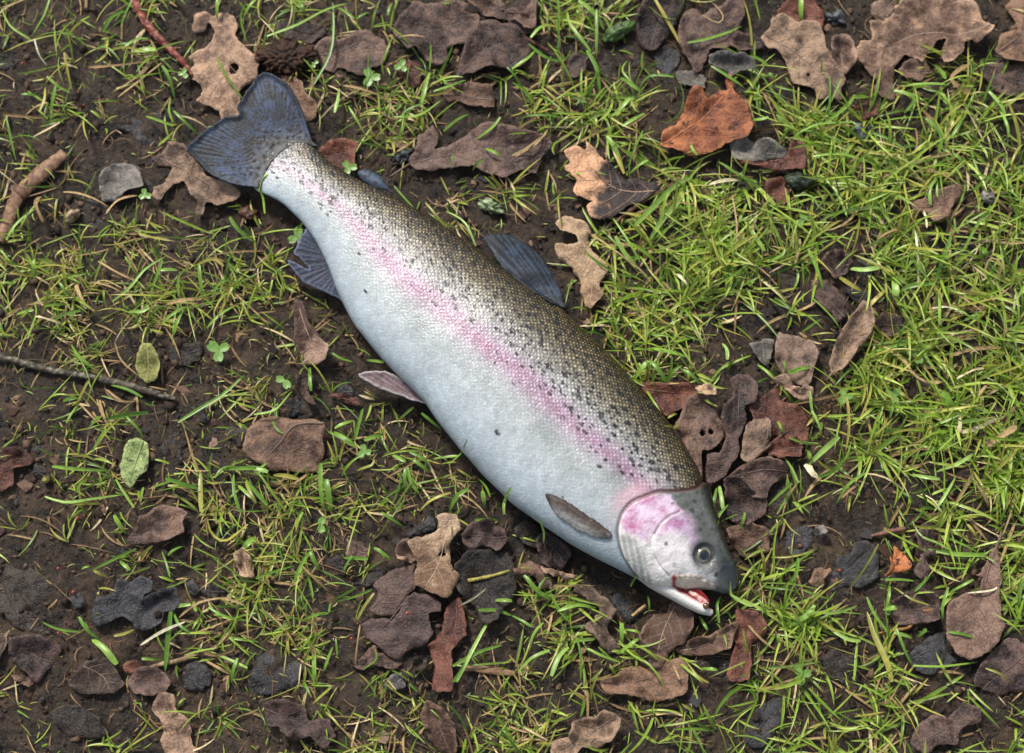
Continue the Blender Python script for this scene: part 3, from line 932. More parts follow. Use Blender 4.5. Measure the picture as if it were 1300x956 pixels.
me = ball("brown_knob", th_, np.array((0, 0, 1.0)), .0019, 0, 1.7, lambda p_, a: mixl(lin("6e5330"), lin("3c2818"), sstep(.3, 1.2, p_)), None, .7, 8, 18)
tpart("brown_knob", me, MAT['wet'])  # small brown knob lying in the open mouth
# ------------------------------------------------------------------ fallen leaves
LEAF_POLYS = []          # outlines on the ground, for the grass
SIDE_COUNT = 0


def leaf(spec):
    global SIDE_COUNT
    t, pal, name, label, outl, rib = spec[:6]
    op = spec[6] if len(spec) > 6 else {}
    idx = len(LEAF_POLYS)
    r_ = random.Random(idx * 13 + 5)
    px = TP(t, outl)
    if 'move' in op:
        dx_, dy_, an_ = op['move']; c_ = px.mean(0)
        R_ = np.array(((math.cos(an_), -math.sin(an_)), (math.sin(an_), math.cos(an_))))
        mv = lambda a: (a - c_) @ R_.T * op.get('size', 1.0) + c_ + (dx_, dy_)
    else:
        mv = lambda a: a
    lift = op.get('z', 0.0036) + 0.0010 * op.get('lay', 0) + 0.00001 * idx
    toW = lambda a: W(a[:, 0], a[:, 1], lift)
    px = mv(px)
    pl = spline(toW(px), .0012, True, .45)
    nrm_ = np.roll(pl, -1, 0) - np.roll(pl, 1, 0); nrm_ = np.stack([nrm_[:, 1], -nrm_[:, 0]], -1) / (np.linalg.norm(nrm_, axis=1)[:, None] + 1e-9)
    ph = np.arange(len(pl)) * .0012
    rag = op.get('rag', .0008 if name != 'leaf_fragment' else .0013)
    pl = pl + nrm_ * (rag * (1.3 * vnoise(ph * 110, ph * 0 + idx + .5, 2) + .9 * vnoise(ph * 300, ph * 0 + idx + .5, 3) + .5 * vnoise(ph * 620, ph * 0 + idx + .5, 4)))[:, None]
    holes = []
    for (hx, hy, hr) in op.get('holes', ()):
        c_ = toW(mv(TP(t, [(hx, hy)])))[0]; rr = hr / TILES[t][2] * PX
        a_ = np.linspace(0, 2 * math.pi, 12, endpoint=False)
        holes.append(c_ + np.stack([np.cos(a_), np.sin(a_)], -1) * (rr * (1 + .25 * np.array([r_.uniform(-1, 1) for _ in a_])))[:, None])
    v, f = fill2d(pl, .0024, holes)
    cen = pl.mean(0)
    dif = pl - cen
    ev, evec = np.linalg.eigh(dif.T @ dif)
    R = math.sqrt(ev[0] / len(pl)) * 1.5 + .003
    if rib:
        mp = toW(mv(TP(t, rib)))
    else:
        ax = evec[:, 1]; pr = dif @ ax
        mp = np.array([cen + ax * pr.min() * .97, cen + ax * (pr.min() * .3) + evec[:, 0] * R * .05, cen + ax * pr.max() * .35, cen + ax * pr.max() * .9])
    mp = spline(mp, .002, False)
    sunk = pal in ('black', 'slate') and op.get('lay', 0) <= 1
    fold = op.get('fold', r_.uniform(-.08, .3) if not sunk else r_.uniform(-.02, .05)); curl = op.get('curl', r_.uniform(.001, .008) if not sunk else r_.uniform(-.0015, .001)); rip = op.get('rip', .0016)
    if sunk:
        lift -= .0024
    s0 = r_.uniform(0, 50)

    def surf(P):
        dm = segdist(P, mp); de_ = segdist(P, pl, True)
        z = Glow(P[:, 0], P[:, 1]) + lift
        z = z + fold * np.minimum(dm, R * 1.6)
        an = np.arctan2(P[:, 1] - cen[1], P[:, 0] - cen[0])
        z = z + curl * (.45 + .9 * vnoise(an * 1.3 + s0, an * 0 + s0, 9)) * np.clip(1 - de_ / (.75 * R), 0, 1) ** 2
        z = z + rip * vnoise(P[:, 0] * 85 + s0, P[:, 1] * 85, 12) + rip * .5 * vnoise(P[:, 0] * 230 + s0, P[:, 1] * 230, 13)
        z = z - rip * .5 * np.abs(vnoise(P[:, 0] * 130 + s0, P[:, 1] * 130 - s0, 16))
        z = z - .0005 * np.exp(-(dm / .0016) ** 2)
        return np.maximum(z, Glow(P[:, 0], P[:, 1]) + (.0026 + .0004 * op.get('lay', 0) if not sunk else -.001))

    z = surf(v)
    de = segdist(v, pl, True)
    tone = .42 + .3 * vnoise(v[:, 0] * 45 + s0, v[:, 1] * 45, 15) + .28 * sstep(.0025, 0, de) + op.get('tone', 0) + r_.uniform(-.12, .12)
    if 'grad' in op:
        gxx, gyy, lo, hi = op['grad']
        ga = (v - cen) @ np.array((gxx, -gyy)); ga = (ga - ga.min()) / (np.ptp(ga) + 1e-9)
        tone = sstep(lo, hi, ga + .12 * vnoise(v[:, 0] * 120, v[:, 1] * 120, 18)) * 1.25 - .15
    me = mesh_np(name, np.hstack([v - cen, z[:, None]]), f)
    setf(me, tone, "tone")
    root = bpy.data.objects.new(name, None); C.objects.link(root); root.location = (*cen, 0); root.empty_display_size = .01
    cat = op.get('cat', 'leaf')
    tag(root, label, cat, op.get('group'))
    bl = link("blade" if cat == 'leaf' else "slab", me, MAT[pal], root)
    sm = bl.modifiers.new("thickness", 'SOLIDIFY'); sm.thickness = op.get('thick', .00035); sm.offset = -1
    area = .5 * abs(np.sum(pl[:, 0] * np.roll(pl[:, 1], -1) - pl[:, 1] * np.roll(pl[:, 0], -1)))
    if cat == 'leaf':
        k = inpoly(mp, pl)
        if k.sum() > 3:
            m3 = mp[k]; m3 = np.hstack([m3 - cen, (surf(m3) + .00012)[:, None]])
            rad = np.linspace(.00055, .0002, len(m3)) * op.get('ribw', 1.0)
            vv, q, tr = tube(m3, rad, 6, .8)
            link("midrib", mesh_np("midrib", vv, [q, tr]), MAT['v_' + pal], root)
            if area > 2.2e-4:
                VV, FF, no = [], [], 0
                n = len(m3); pts = mp[k]; nv = max(3, int(n * .002 / .0085))
                for kk_ in range(nv):
                    ii = int(n * (kk_ + .6) / (nv + .4)); ii = min(ii, n - 2)
                    tg_ = pts[min(ii + 2, n - 1)] - pts[max(ii - 2, 0)]; tg_ = tg_ / (np.linalg.norm(tg_) + 1e-9)
                    for sd in (-1, 1):
                        a_ = sd * math.radians(r_.uniform(42, 58)) * (1 - .02 * np.arange(22))
                        d_ = np.stack([tg_[0] * np.cos(a_) - tg_[1] * np.sin(a_), tg_[0] * np.sin(a_) + tg_[1] * np.cos(a_)], -1)
                        line = np.vstack([pts[ii], pts[ii] + np.cumsum(d_ * .0015, 0)])
                        bad_ = np.where(~inpoly(line, pl) | (segdist(line, pl, True) < .0008))[0]
                        line = line[:bad_[0]] if len(bad_) else line
                        if len(line) > 4:
                            L_ = np.array(line); L3 = np.hstack([L_ - cen, (surf(L_) + .00005)[:, None]])
                            vv, q, _ = tube(L3, np.linspace(.00026, .0001, len(L3)), 4, .8, False)
                            VV.append(vv); FF.append(q + no); no += len(vv)
                if VV:
                    link("vein_network", mesh_np("vein_network", np.vstack(VV), np.vstack(FF)), MAT['v_' + pal], root)
        if 'stalk' in op:
            sp = spline(toW(mv(TP(t, op['stalk']))), .002, False)
            zz = Glow(sp[:, 0], sp[:, 1]) + lift + .001 + .0015 * np.sin(np.linspace(0, math.pi, len(sp)))
            vv, q, tr = tube(np.hstack([sp - cen, zz[:, None]]), np.linspace(.0006, .0009, len(sp)), 6)
            link("stalk", mesh_np("stalk", vv, [q, tr]), MAT['v_' + pal], root)
    LEAF_POLYS.append((pl, op.get('keep', .1)))
    return root


OK_, FL_, FR_ = "oak_leaf", "fallen_leaf", "leaf_fragment"
LEAVES = [
    ('A', 'tan', OK_, "large tan lobed oak leaf with round holes behind the trout's tail", "1130,50 1190,75 1210,130 1195,180 1240,230 1290,280 1320,330 1300,400 1240,430 1210,470 1225,540 1200,600 1120,605 1110,550 1060,530 1000,510 1030,460 1020,430 975,415 985,390 960,360 985,330 960,290 1020,250 1070,210 1090,150 1060,110 1040,150 985,155 980,80 1030,50 1080,75", "1135,60 1140,180 1145,290 1150,400 1165,600", dict(holes=[(1185, 345, 27)], lay=1, curl=.004, tone=.1)),
    ('Z', 'greybrown', OK_, "mottled grey brown oak leaf lying half under the lower tail lobe", "575,590 600,570 630,530 690,545 720,590 760,640 800,680 860,700 900,730 880,760 820,780 780,770 765,810 735,810 740,760 715,730 690,680 650,700 610,750 575,740 575,700 610,690 630,660 640,620 585,615", "600,590 700,640 790,700 890,745", dict(lay=1)),
    ('Z', 'slate', FL_, "dark slate wet leaf left of the tail below the red stick", "425,420 470,390 520,400 560,430 610,470 605,520 560,545 520,530 490,490 440,470", None, {}),
    ('Z', 'black', FR_, "black purple leaf piece beside the crumpled grey leaf", "510,620 560,580 610,640 600,740 545,720 520,680", None, dict(lay=-1)),
    ('Z', 'grey', FL_, "crumpled pale grey wet leaf on bare mud left of the tail", "385,650 420,615 500,610 530,650 540,700 480,710 430,750 380,750 370,700", None, dict(rip=.0028, fold=-.12, lay=2)),
    ('Z', 'slate', FR_, "small dark slate leaf piece at the foot of the crumpled grey leaf", "240,790 300,750 380,760 420,810 400,870 300,860", None, dict(lay=-1)),
    ('Z', 'black', FR_, "black leaf piece by the thin looping grass above the pale straw stem", "-10,150 50,160 62,230 30,255 -10,250", None, {}),
    ('B', 'purple', OK_, "purplish brown scalloped leaf above the three leaved clover", "230,260 300,220 360,190 430,200 500,160 560,150 640,190 690,260 650,300 635,330 590,340 560,375 520,380 450,350 415,325 395,360 350,350 300,310", "250,270 400,260 560,190 650,170", dict(tone=.2, curl=.003)),
    ('B', 'purple', OK_, "large purple brown oak leaf with wavy lobes near the clover", "720,100 780,40 800,0 880,10 930,20 1000,0 1085,20 1060,50 1130,70 1130,110 1090,150 1070,210 1020,215 970,240 975,300 930,320 870,310 840,270 810,240 770,250 720,200 690,150", "730,190 880,160 1010,120 1110,90", dict(lay=2, tone=.15)),
    ('Q', 'darkbrown', FL_, "smooth dark brown leaf overlapped by the large purple oak leaf", "480,130 540,80 600,75 680,120 720,170 700,240 640,255 560,260 480,270 440,290 460,220", "450,280 540,190 690,140", dict(lay=1)),
    ('Q', 'purple', FL_, "dark purple leaf at the upper rim behind the smooth brown leaf", "480,0 580,-20 640,30 690,60 740,-10 740,110 700,120 660,80 600,70 540,60", None, {}),
    ('Q', 'brown', FR_, "small torn brown leaf under the grass between purple oak leaves", "390,340 440,310 510,300 560,330 585,400 520,400 450,380 410,375", None, {}),
    ('Q', 'purple', OK_, "long purple brown oak leaf with stalk behind the adipose fin", "260,600 290,570 300,510 350,470 370,500 360,560 430,530 500,480 560,460 640,480 740,500 800,540 760,600 740,650 680,640 620,670 560,650 500,620 420,630 350,640 290,630", "270,610 400,580 560,540 740,540", dict(stalk="270,610 230,640 195,662", lay=1, keep=.2, tone=.1)),
    ('B', 'red', FL_, "reddish brown leaf tucked against the back beside the tail root", "310,760 380,720 440,700 520,720 500,790 490,850 430,868 370,820", "330,790 500,760", {}),
    ('B', 'brown', FL_, "pinkish brown leaf edge showing right of the upper tail lobe", "120,385 180,390 240,420 250,480 310,530 300,600 250,620 200,540 160,460", None, dict(tone=.25)),
    ('B', 'darkbrown', FR_, "dark leaf piece between long grass blades near the fibrous clod", "90,120 200,90 330,110 360,160 280,210 180,200 110,180", None, dict(keep=.3)),
    ('B', 'red', FR_, "red purple leaf under the purple oak leaf beside the clover", "700,330 760,290 830,310 850,380 800,440 740,400", None, dict(lay=-1)),
    ('O', 'peach', OK_, "two toned oak leaf, peach lobes and blackened base, beside a twig", "265,170 320,145 370,155 375,110 430,150 450,200 510,240 570,300 640,310 720,320 750,350 700,390 640,430 600,450 560,480 500,505 450,515 400,500 385,450 410,415 360,410 310,380 325,320 300,290 260,250 295,225", "720,370 560,360 430,290 310,200", dict(grad=(-1, -.1, .42, .8), lay=2, curl=.004)),
    ('O', 'pale', OK_, "pale tan dry oak leaf standing beside the dorsal fin", "220,540 260,505 310,500 370,520 410,570 390,600 400,650 430,690 490,740 490,780 470,810 450,840 465,900 420,935 395,960 370,930 345,880 340,800 290,740 240,710 220,640 280,640 330,630 320,590 260,580", "290,480 340,590 400,690 410,800 400,920", dict(lay=3, curl=.006, tone=.25)),
    ('C', 'rust', FL_, "bright orange rusty leaf with dark blotches lying on the grass", "755,745 770,660 830,640 860,570 900,480 950,460 990,500 1050,460 1090,460 1085,400 1110,390 1120,450 1160,520 1200,570 1215,650 1180,710 1110,730 1060,760 980,790 900,795 830,765", "755,740 880,660 960,610 1080,480", dict(lay=4, curl=.006, tone=.1, ribw=1.3)),
    ('R', 'grey', FL_, "ribbed grey leaf lying beside the orange rusty leaf", "185,515 250,515 290,530 340,530 400,570 410,590 340,600 280,610 210,600 200,560", "195,560 300,570 410,583", dict(lay=3)),
    ('R', 'red', FL_, "dark red leaf strip under the ribbed grey leaf", "200,605 300,615 400,600 420,540 470,535 485,600 470,640 380,640 250,625", None, dict(lay=1)),
    ('R', 'red', FR_, "dark red leaf piece below the black green dropping", "330,690 400,670 420,730 390,780 340,760", None, {}),
    ('C', 'purple', OK_, "purple brown leaf with red edges crossed by a green blade", "850,120 880,60 940,50 960,90 1010,50 1060,40 1100,-10 1180,-10 1175,100 1130,190 1080,260 1040,265 1000,260 960,350 930,370 900,330 860,260 840,200", "920,330 1000,170 1100,20", dict(lay=2)),
    ('C', 'darkbrown', FL_, "dark brown leaf beside the green dropping", "640,60 700,-10 850,-10 860,60 830,130 770,200 720,260 660,240 640,180", "700,250 740,120 790,10", dict(lay=1)),
    ('C', 'black', FL_, "black wet leaf below the green dropping", "440,290 560,210 640,230 650,340 620,420 560,440 480,400", None, dict(keep=.25)),
    ('C', 'slate', FR_, "slate black wet leaf under the purple brown leaf's point", "720,280 790,220 850,260 850,340 780,390 730,360", None, {}),
    ('C', 'purple', FR_, "brown leaf piece between the purple red edged leaf and big grey tan leaf", "1100,240 1140,180 1200,160 1260,190 1280,240 1220,260 1150,265", None, {}),
    ('C', 'grey', FR_, "dull grey leaf strip above the orange rusty leaf", "1000,300 1080,285 1200,310 1230,360 1140,390 1030,370 990,340", None, dict(tone=-.4)),
    ('C', 'grey', FR_, "curled dull grey leaf touching the orange leaf's top", "830,360 900,350 970,380 980,450 920,440 860,430", None, dict(tone=-.5)),
    ('C', 'darkbrown', FL_, "dark brown leaf at the upper rim beside the tall grass tuft", "-20,-20 60,-20 130,0 125,90 90,170 30,160 -20,120", "120,0 90,170", {}),
    ('C', 'darkbrown', FR_, "torn brown leaf bent through the grass below the tall tuft", "260,340 320,270 390,290 380,350 330,390 270,390", None, dict(keep=.3)),
    ('D', 'greybrown', OK_, "big grey tan leaf with a pinhole at the grass edge", "0,150 20,100 80,75 130,90 150,110 200,100 260,120 290,170 300,240 340,290 380,350 400,400 370,440 375,500 320,500 250,490 240,450 180,430 130,420 110,370 80,300 40,250 0,240 -40,190", "-20,170 100,240 220,330 340,420", dict(lay=3, holes=[(205, 378, 9)], curl=.004, tone=.1)),
    ('D', 'red', FL_, "pink brown leaf behind the big grey tan leaf", "40,70 100,10 150,-10 220,-10 280,60 280,130 230,130 190,120 140,120 90,95", None, dict(lay=1, tone=.3)),
    ('D', 'tan', FR_, "curled up tan lobe with a bright rim beside the big grey tan leaf", "320,210 370,190 420,210 440,260 430,330 390,370 340,330 320,270", None, dict(lay=2, curl=.008)),
    ('D', 'tan', OK_, "wide tan brown oak leaf with turned up lobes above the lush grass", "450,260 470,210 530,200 520,110 590,110 600,90 640,60 660,30 700,0 900,-40 1000,-30 1060,40 1090,100 1150,130 1110,180 1060,220 1000,215 985,260 940,310 890,315 880,270 900,200 850,215 790,310 750,290 700,265 660,310 600,350 550,340 500,330 460,300", "1160,115 980,170 850,165 720,180 600,240 480,280", dict(lay=4, curl=.007, tone=-.12, rip=.002)),
    ('D', 'brown', FL_, "brown leaf hanging out below the wide tan oak leaf", "490,340 600,350 650,320 640,400 650,500 590,490 540,440 560,410 520,380", "600,350 620,430 640,510", dict(lay=2)),
    ('D', 'purple', FR_, "purple brown leaf corner under the wide tan oak leaf", "660,350 720,300 790,310 840,360 790,400 700,400", None, {}),
    ('D', 'brown', FL_, "grey brown leaf with red stalk beyond the wide tan oak leaf", "1210,20 1260,-30 1330,-20 1330,310 1240,310 1190,300 1155,260 1180,170 1250,130 1260,100 1220,60", "1160,270 1240,210 1330,140", dict(lay=2, tone=.15, ribw=1.6)),
    ('D', 'darkbrown', FR_, "dark brown leaf at the corner above the lush grass", "1060,340 1150,320 1330,330 1330,480 1220,490 1130,420", None, dict(keep=.3)),
    ('D', 'red', FR_, "reddish leaf corner above the dark slate stone", "440,560 500,520 560,530 540,600 450,610", None, {}),
    ('D', 'greybrown', FR_, "grey lobe of leaf between the two big tan leaves", "530,30 580,-10 660,-10 640,60 590,100 550,70", None, dict(lay=1)),
    ('N', 'brown', FL_, "pink brown crinkled leaf nested in the lush grass", "720,190 760,150 810,150 800,100 900,90 970,70 985,120 940,190 900,240 830,265 805,220 740,210", "740,190 840,180 960,100", dict(lay=5, tone=.3, keep=.1)),
    ('N', 'slate', FL_, "smooth slate black leaf under grass above the pointed narrow leaf", "360,520 450,430 520,480 560,560 600,640 520,680 420,640", None, dict(keep=.35)),
    ('N', 'purple', FR_, "dark purple leaf piece next to the smooth slate black leaf", "250,470 330,400 410,430 400,520 330,550", None, dict(keep=.3)),
    ('N', 'purple', FR_, "purple brown leaf left of the pointed narrow leaf", "220,560 300,560 390,660 400,730 350,760 290,710 240,650", None, dict(lay=1)),
    ('N', 'black', FR_, "black leaf piece under grass left of the slate black leaf", "0,500 80,480 150,540 120,600 20,590", None, dict(keep=.4)),
    ('N', 'darkbrown', FR_, "dark brown leaf right of the pointed narrow leaf", "540,760 600,720 690,730 700,810 620,850 550,820", None, dict(keep=.3)),
    ('S', 'greybrown', FL_, "pointed narrow grey brown leaf lying across the grass", "555,575 575,540 570,490 590,440 610,390 640,340 690,280 735,310 735,360 710,410 680,450 650,490 610,530", "558,572 620,480 660,400 700,300", dict(lay=5, tone=.2, ribw=1.3, fold=.25)),
    ('S', 'greybrown', FL_, "grey leaf with dark centre line beside the pointed narrow leaf", "360,480 380,390 430,410 510,420 530,470 510,540 490,600 440,580 400,550 370,520", "435,410 435,590", dict(lay=2)),
    ('S', 'tan', FR_, "tan curled leaf tip at the foot of the grey dark lined leaf", "355,565 400,560 440,590 500,600 500,645 440,635 390,600", None, dict(lay=4, curl=.004)),
    ('S', 'grey', FR_, "dull grey leaf edge left of the grey dark lined leaf", "275,440 360,420 350,500 340,530 300,480", None, dict(tone=-.3)),
    ('L', 'red', FL_, "rust red leaf wedged against the trout's back", "50,225 160,220 280,205 340,230 350,280 290,300 270,350 180,380 110,310", "60,240 200,260 340,250", dict(lay=1, tone=.1)),
    ('L', 'pale', FR_, "tiny pale half moon leaf bit on the dark leaf pile", "328,232 380,225 440,238 430,262 390,277 350,262", None, dict(lay=7, tone=.3, z=.006)),
    ('L', 'purple', OK_, "brown lobed leaf with two small holes against the trout's back", "250,380 280,300 340,280 440,290 445,380 480,440 470,500 420,545 370,550 360,620 365,700 330,650 290,560 260,480 220,420", "380,285 320,420 295,490 300,560", dict(lay=3, holes=[(368, 465, 16), (408, 460, 14)])),
    ('L', 'darkbrown', OK_, "long dark leaf with rounded lobes on top of the leaf pile", "510,190 560,160 620,190 645,260 630,310 585,330 590,400 560,470 550,560 500,660 440,715 390,720 375,660 390,570 450,560 480,480 460,400 480,330 515,270", "570,180 550,320 545,480 500,600 410,700", dict(lay=5)),
    ('L', 'red', OK_, "reddish purple lobed leaf right of the long dark leaf", "600,330 650,290 740,240 760,300 830,320 905,370 915,470 890,510 800,500 740,480 700,520 640,420", "620,360 740,380 890,450", dict(lay=3, tone=-.05)),
    ('L', 'greybrown', FL_, "grey brown leaf under a thin stalk in the leaf pile", "600,420 650,385 700,390 710,480 690,540 600,620 560,590 570,480", "695,400 690,500 600,600", dict(lay=4)),
    ('L', 'purple', FL_, "purple brown leaf at the lower end of the thin stalk", "520,680 600,620 700,590 810,640 800,690 720,715 690,790 620,790 600,730", "540,680 680,650 800,660", dict(lay=3)),
    ('L', 'red', FR_, "red brown leaf scrap beneath the reddish purple lobed leaf", "700,520 780,480 860,500 860,570 760,590 710,570", None, dict(lay=2)),
    ('L', 'darkbrown', FL_, "dark crumpled leaf beside the top of the trout's head", "470,710 560,690 610,760 690,800 690,880 590,930 480,890", None, dict(lay=1, rip=.002)),
    ('L', 'black', FR_, "black leaf scrap right of the leaf pile's end", "690,800 740,740 800,770 820,850 760,890 700,870", None, {}),
    ('J', 'brown', FL_, "brown leaf resting beside the trout's snout", "1090,80 1200,50 1290,90 1300,200 1180,220 1110,160", "1100,100 1200,130 1290,170", dict(lay=1)),
    ('J', 'black', FL_, "rounded black leaf nearest the belly above the yellow stem", "10,80 80,35 140,70 150,110 130,180 60,150", None, dict(lay=1)),
    ('J', 'darkbrown', FL_, "rounded dark brown leaf against the belly", "120,140 170,95 230,130 290,180 300,230 260,280 190,275 140,240", "150,130 220,190 270,260", dict(lay=3)),
    ('J', 'tan', FR_, "narrow tan leaf strip below the rounded dark brown leaf", "150,265 230,295 330,315 310,328 200,325 160,300", None, dict(lay=4)),
    ('J', 'brown', FR_, "drooping brown leaf at the end of the yellow stem", "0,280 80,240 140,270 160,320 210,385 160,375 100,310 20,315", None, dict(lay=3)),
    ('J', 'bark', "bark_fragment", "crooked strip of grey bark near the trout's throat", "330,360 420,390 500,450 530,490 490,540 480,600 550,690 500,715 440,640 365,580 420,550 440,490 380,430 310,400", None, dict(lay=3, cat='bark', thick=.0022, rip=.0022, rag=.0009)),
    ('J', 'tan', OK_, "tan brown leaf lying just under the lower jaw", "645,640 670,570 720,510 790,510 800,460 850,450 915,520 905,590 880,660 830,690 790,740 760,790 700,790 690,730 690,680", "830,470 770,600 720,780", dict(lay=2, tone=-.15)),
    ('J', 'tan', FL_, "folded tan brown leaf beside the leaf under the jaw", "830,690 900,640 1000,630 1090,570 1150,555 1130,620 1100,680 1010,720 930,730 850,710", "850,700 980,670 1140,570", dict(lay=3, tone=-.2)),
    ('J', 'brown', FL_, "torn brown leaf with ragged edge below the leaf under the jaw", "450,850 520,820 620,780 700,790 770,760 860,730 890,800 880,910 740,960 600,930 480,910", "460,870 650,850 880,800", dict(lay=1, rag=.001)),
    ('J', 'red', OK_, "dark red brown leaf hanging down from the snout", "1130,520 1150,480 1240,500 1295,580 1270,640 1220,660 1210,780 1200,850 1120,860 1090,830 1130,700", "1170,500 1190,660 1150,850", dict(lay=2, tone=-.1)),
    ('J', 'black', FR_, "black leaf round under the folded tan brown leaf", "920,760 1000,730 1080,740 1110,800 1000,850", None, {}),
    ('J', 'slate', FR_, "slate leaf scrap on the mud under the throat", "480,380 560,370 600,440 640,540 590,560 520,480", None, {}),
    ('I', 'pale', OK_, "dry tan oak leaf with a square hole on the dark leaf heap", "920,30 960,8 1020,20 1040,90 1000,140 985,200 990,260 1035,325 1010,390 980,440 950,440 910,410 860,395 810,370 805,320 820,260 790,200 780,150 830,130 890,110 925,80", "990,40 960,150 920,280 860,380", dict(lay=6, holes=[(945, 210, 17)], curl=.005, grad=(0, -1, .0, 1.1))),
    ('I', 'tan', FR_, "small tan leaf lobe left of the dry holed oak leaf", "715,200 770,140 800,200 820,245 760,250 725,230", None, dict(lay=4)),
    ('I', 'darkbrown', FL_, "dark rounded leaf left of the dry holed oak leaf", "595,370 640,320 720,290 810,260 805,330 810,380 770,420 750,490 700,520 620,525 575,490 610,430", "600,480 690,390 800,300", dict(lay=4, tone=.25)),
    ('I', 'darkbrown', OK_, "broad dark lobed leaf below the dry holed oak leaf, red seed on it", "540,570 590,540 700,540 770,420 850,420 940,450 945,500 880,510 895,600 860,680 780,700 730,750 650,710 600,660 560,630", "640,590 700,530 760,450 900,480", dict(lay=3, tone=.2)),
    ('I', 'red', FL_, "purplish leaf folded upright right of the broad dark lobed leaf", "890,720 880,680 940,600 960,480 1030,440 1070,550 1070,620 1000,700 990,760 1000,900 900,900 910,780", "1020,460 1010,600 950,760", dict(lay=2, tone=.05)),
    ('I', 'purple', FR_, "small curled brown leaf under the broad dark lobed leaf", "455,730 520,750 600,680 640,720 740,740 700,790 600,780 540,800 490,780", None, dict(lay=1)),
    ('I', 'black', FR_, "black leaf knob between the heap's lower leaves", "790,760 830,720 870,740 860,790 810,805", None, dict(lay=2)),
    ('I', 'grey', FR_, "grey crumbly leaf scrap under the small curled brown leaf", "650,880 670,830 740,810 760,880 700,910", None, {}),
    ('I', 'black', OK_, "large blackish purple leaf right of the dry holed oak leaf", "1020,250 1090,200 1180,190 1270,200 1310,260 1320,400 1280,460 1200,560 1150,560 1110,480 1040,420 1000,330", "1100,220 1170,340 1170,540", dict(lay=2, tone=.1)),
    ('I', 'darkbrown', FL_, "dark two lobed leaf above the large blackish purple leaf", "1050,110 1100,60 1200,40 1250,80 1265,160 1220,200 1150,170 1100,190 1050,150", None, dict(lay=3)),
    ('I', 'brown', FR_, "small grey brown leaf half under grass left of the heap", "460,140 520,150 580,190 560,230 500,220 465,200", None, {}),
    ('I', 'black', FR_, "black leaf piece tucked left of the dark rounded leaf", "510,360 560,330 620,260 660,290 650,340 600,360 560,385", None, dict(lay=1)),
    ('I', 'slate', FR_, "slate leaf piece behind the dry holed oak leaf's left lobe", "770,110 850,50 890,0 920,30 910,90 830,110", None, dict(lay=1)),
    ('I', 'slate', FL_, "slate grey wet leaf on mud left of the heap", "-20,760 60,700 150,740 250,760 240,800 200,880 100,930 -40,900", "-10,800 100,790 230,780", dict(rip=.002)),
    ('I', 'black', FR_, "dark purple leaf set into the mud above the heap", "350,240 420,220 470,260 440,310 360,300", None, {}),
    ('G', 'black', OK_, "large blackish leaf sunk in mud with crusted soil", "-20,250 100,250 190,300 290,370 300,440 260,500 230,560 260,620 180,610 100,600 60,560 20,520 -20,500", "-10,330 100,400 220,580", dict(tone=.2)),
    ('G', 'slate', OK_, "ragged slate black leaf with brown base on the mud", "460,550 500,430 560,410 600,340 660,350 720,310 780,350 770,400 730,420 720,480 760,420 830,395 900,380 920,450 880,500 830,500 820,560 760,600 700,590 680,560 620,530 560,560 500,575", "460,550 600,500 760,480 880,420", dict(lay=2, holes=[(805, 520, 20)], rip=.0018)),
    ('G', 'purple', OK_, "purple brown leaf in the grass above the ragged slate leaf", "640,150 700,80 720,20 800,-40 900,-30 960,-10 930,50 945,100 880,120 800,150 720,160", "660,140 780,60 940,0", dict(lay=1, tone=.1)),
    ('G', 'greybrown', FL_, "grey brown leaf in mud below the ragged slate leaf", "420,770 500,740 570,760 640,868 560,920 400,920 350,868 370,830", "430,780 520,830 560,900", dict(tone=-.2)),
    ('G', 'purple', FL_, "purple leaf half buried by the lower edge beside dry stalk", "640,850 720,790 800,790 870,850 840,920 680,920", None, {}),
    ('G', 'red', FR_, "small red purple leaf bit above the half buried purple leaf", "620,770 700,760 720,800 640,810", None, {}),
    ('G', 'slate', FR_, "dull slate leaf under the dry stalk", "930,790 1000,760 1060,810 1060,880 1000,910 930,890", None, {}),
    ('G', 'darkbrown', FL_, "dark brown leaf layered below the large sunken blackish leaf", "60,640 200,620 320,680 260,780 200,860 120,800 60,740", None, dict(lay=-1)),
    ('G', 'greybrown', FR_, "tan leaf edge left of the dark brown layered leaf", "-20,640 50,600 30,720 -20,790", None, {}),
    ('G', 'slate', FR_, "small slate leaf corner beside a red seed", "350,430 400,415 430,460 380,480", None, dict(lay=1)),
    ('G', 'slate', FR_, "rounded slate leaf scrap right of the ragged slate leaf", "930,350 970,335 1005,400 955,405", None, dict(lay=1)),
    ('G', 'black', FR_, "blackish leaf flap right of the rounded slate scrap", "1010,370 1100,355 1150,400 1050,450", None, {}),
    ('G', 'black', FR_, "black wet leaf in the gap right of the sunken blackish leaf", "240,520 330,480 380,540 340,620 260,600", None, dict(lay=-1)),
    ('G', 'pale', FR_, "papery tan husk standing in grass above the dry stalk", "1200,200 1240,180 1280,250 1290,320 1240,330 1200,270", None, dict(lay=4, curl=.008)),
    ('G', 'brown', FR_, "brown strip of leaf at the bottom by the layered leaf", "60,820 120,835 170,870 150,890 80,860", None, {}),
    ('H', 'brown', FL_, "brown leaf folded along an orange ridge left of the pelvic fin", "45,440 100,390 200,370 300,390 450,405 440,500 430,620 400,660 300,650 200,650 160,640 90,600 30,540", "445,410 300,420 220,510 150,580", dict(lay=3, fold=-.3, ribw=1.6, tone=.1, z=.008)),
    ('H', 'black', FR_, "black leaf piece beside the orange ridged brown leaf", "-40,420 30,420 60,470 20,530 -40,500", None, {}),
    ('H', 'slate', FR_, "blackish leaf above the orange ridged brown leaf", "215,320 300,270 370,300 350,360 270,375", None, {}),
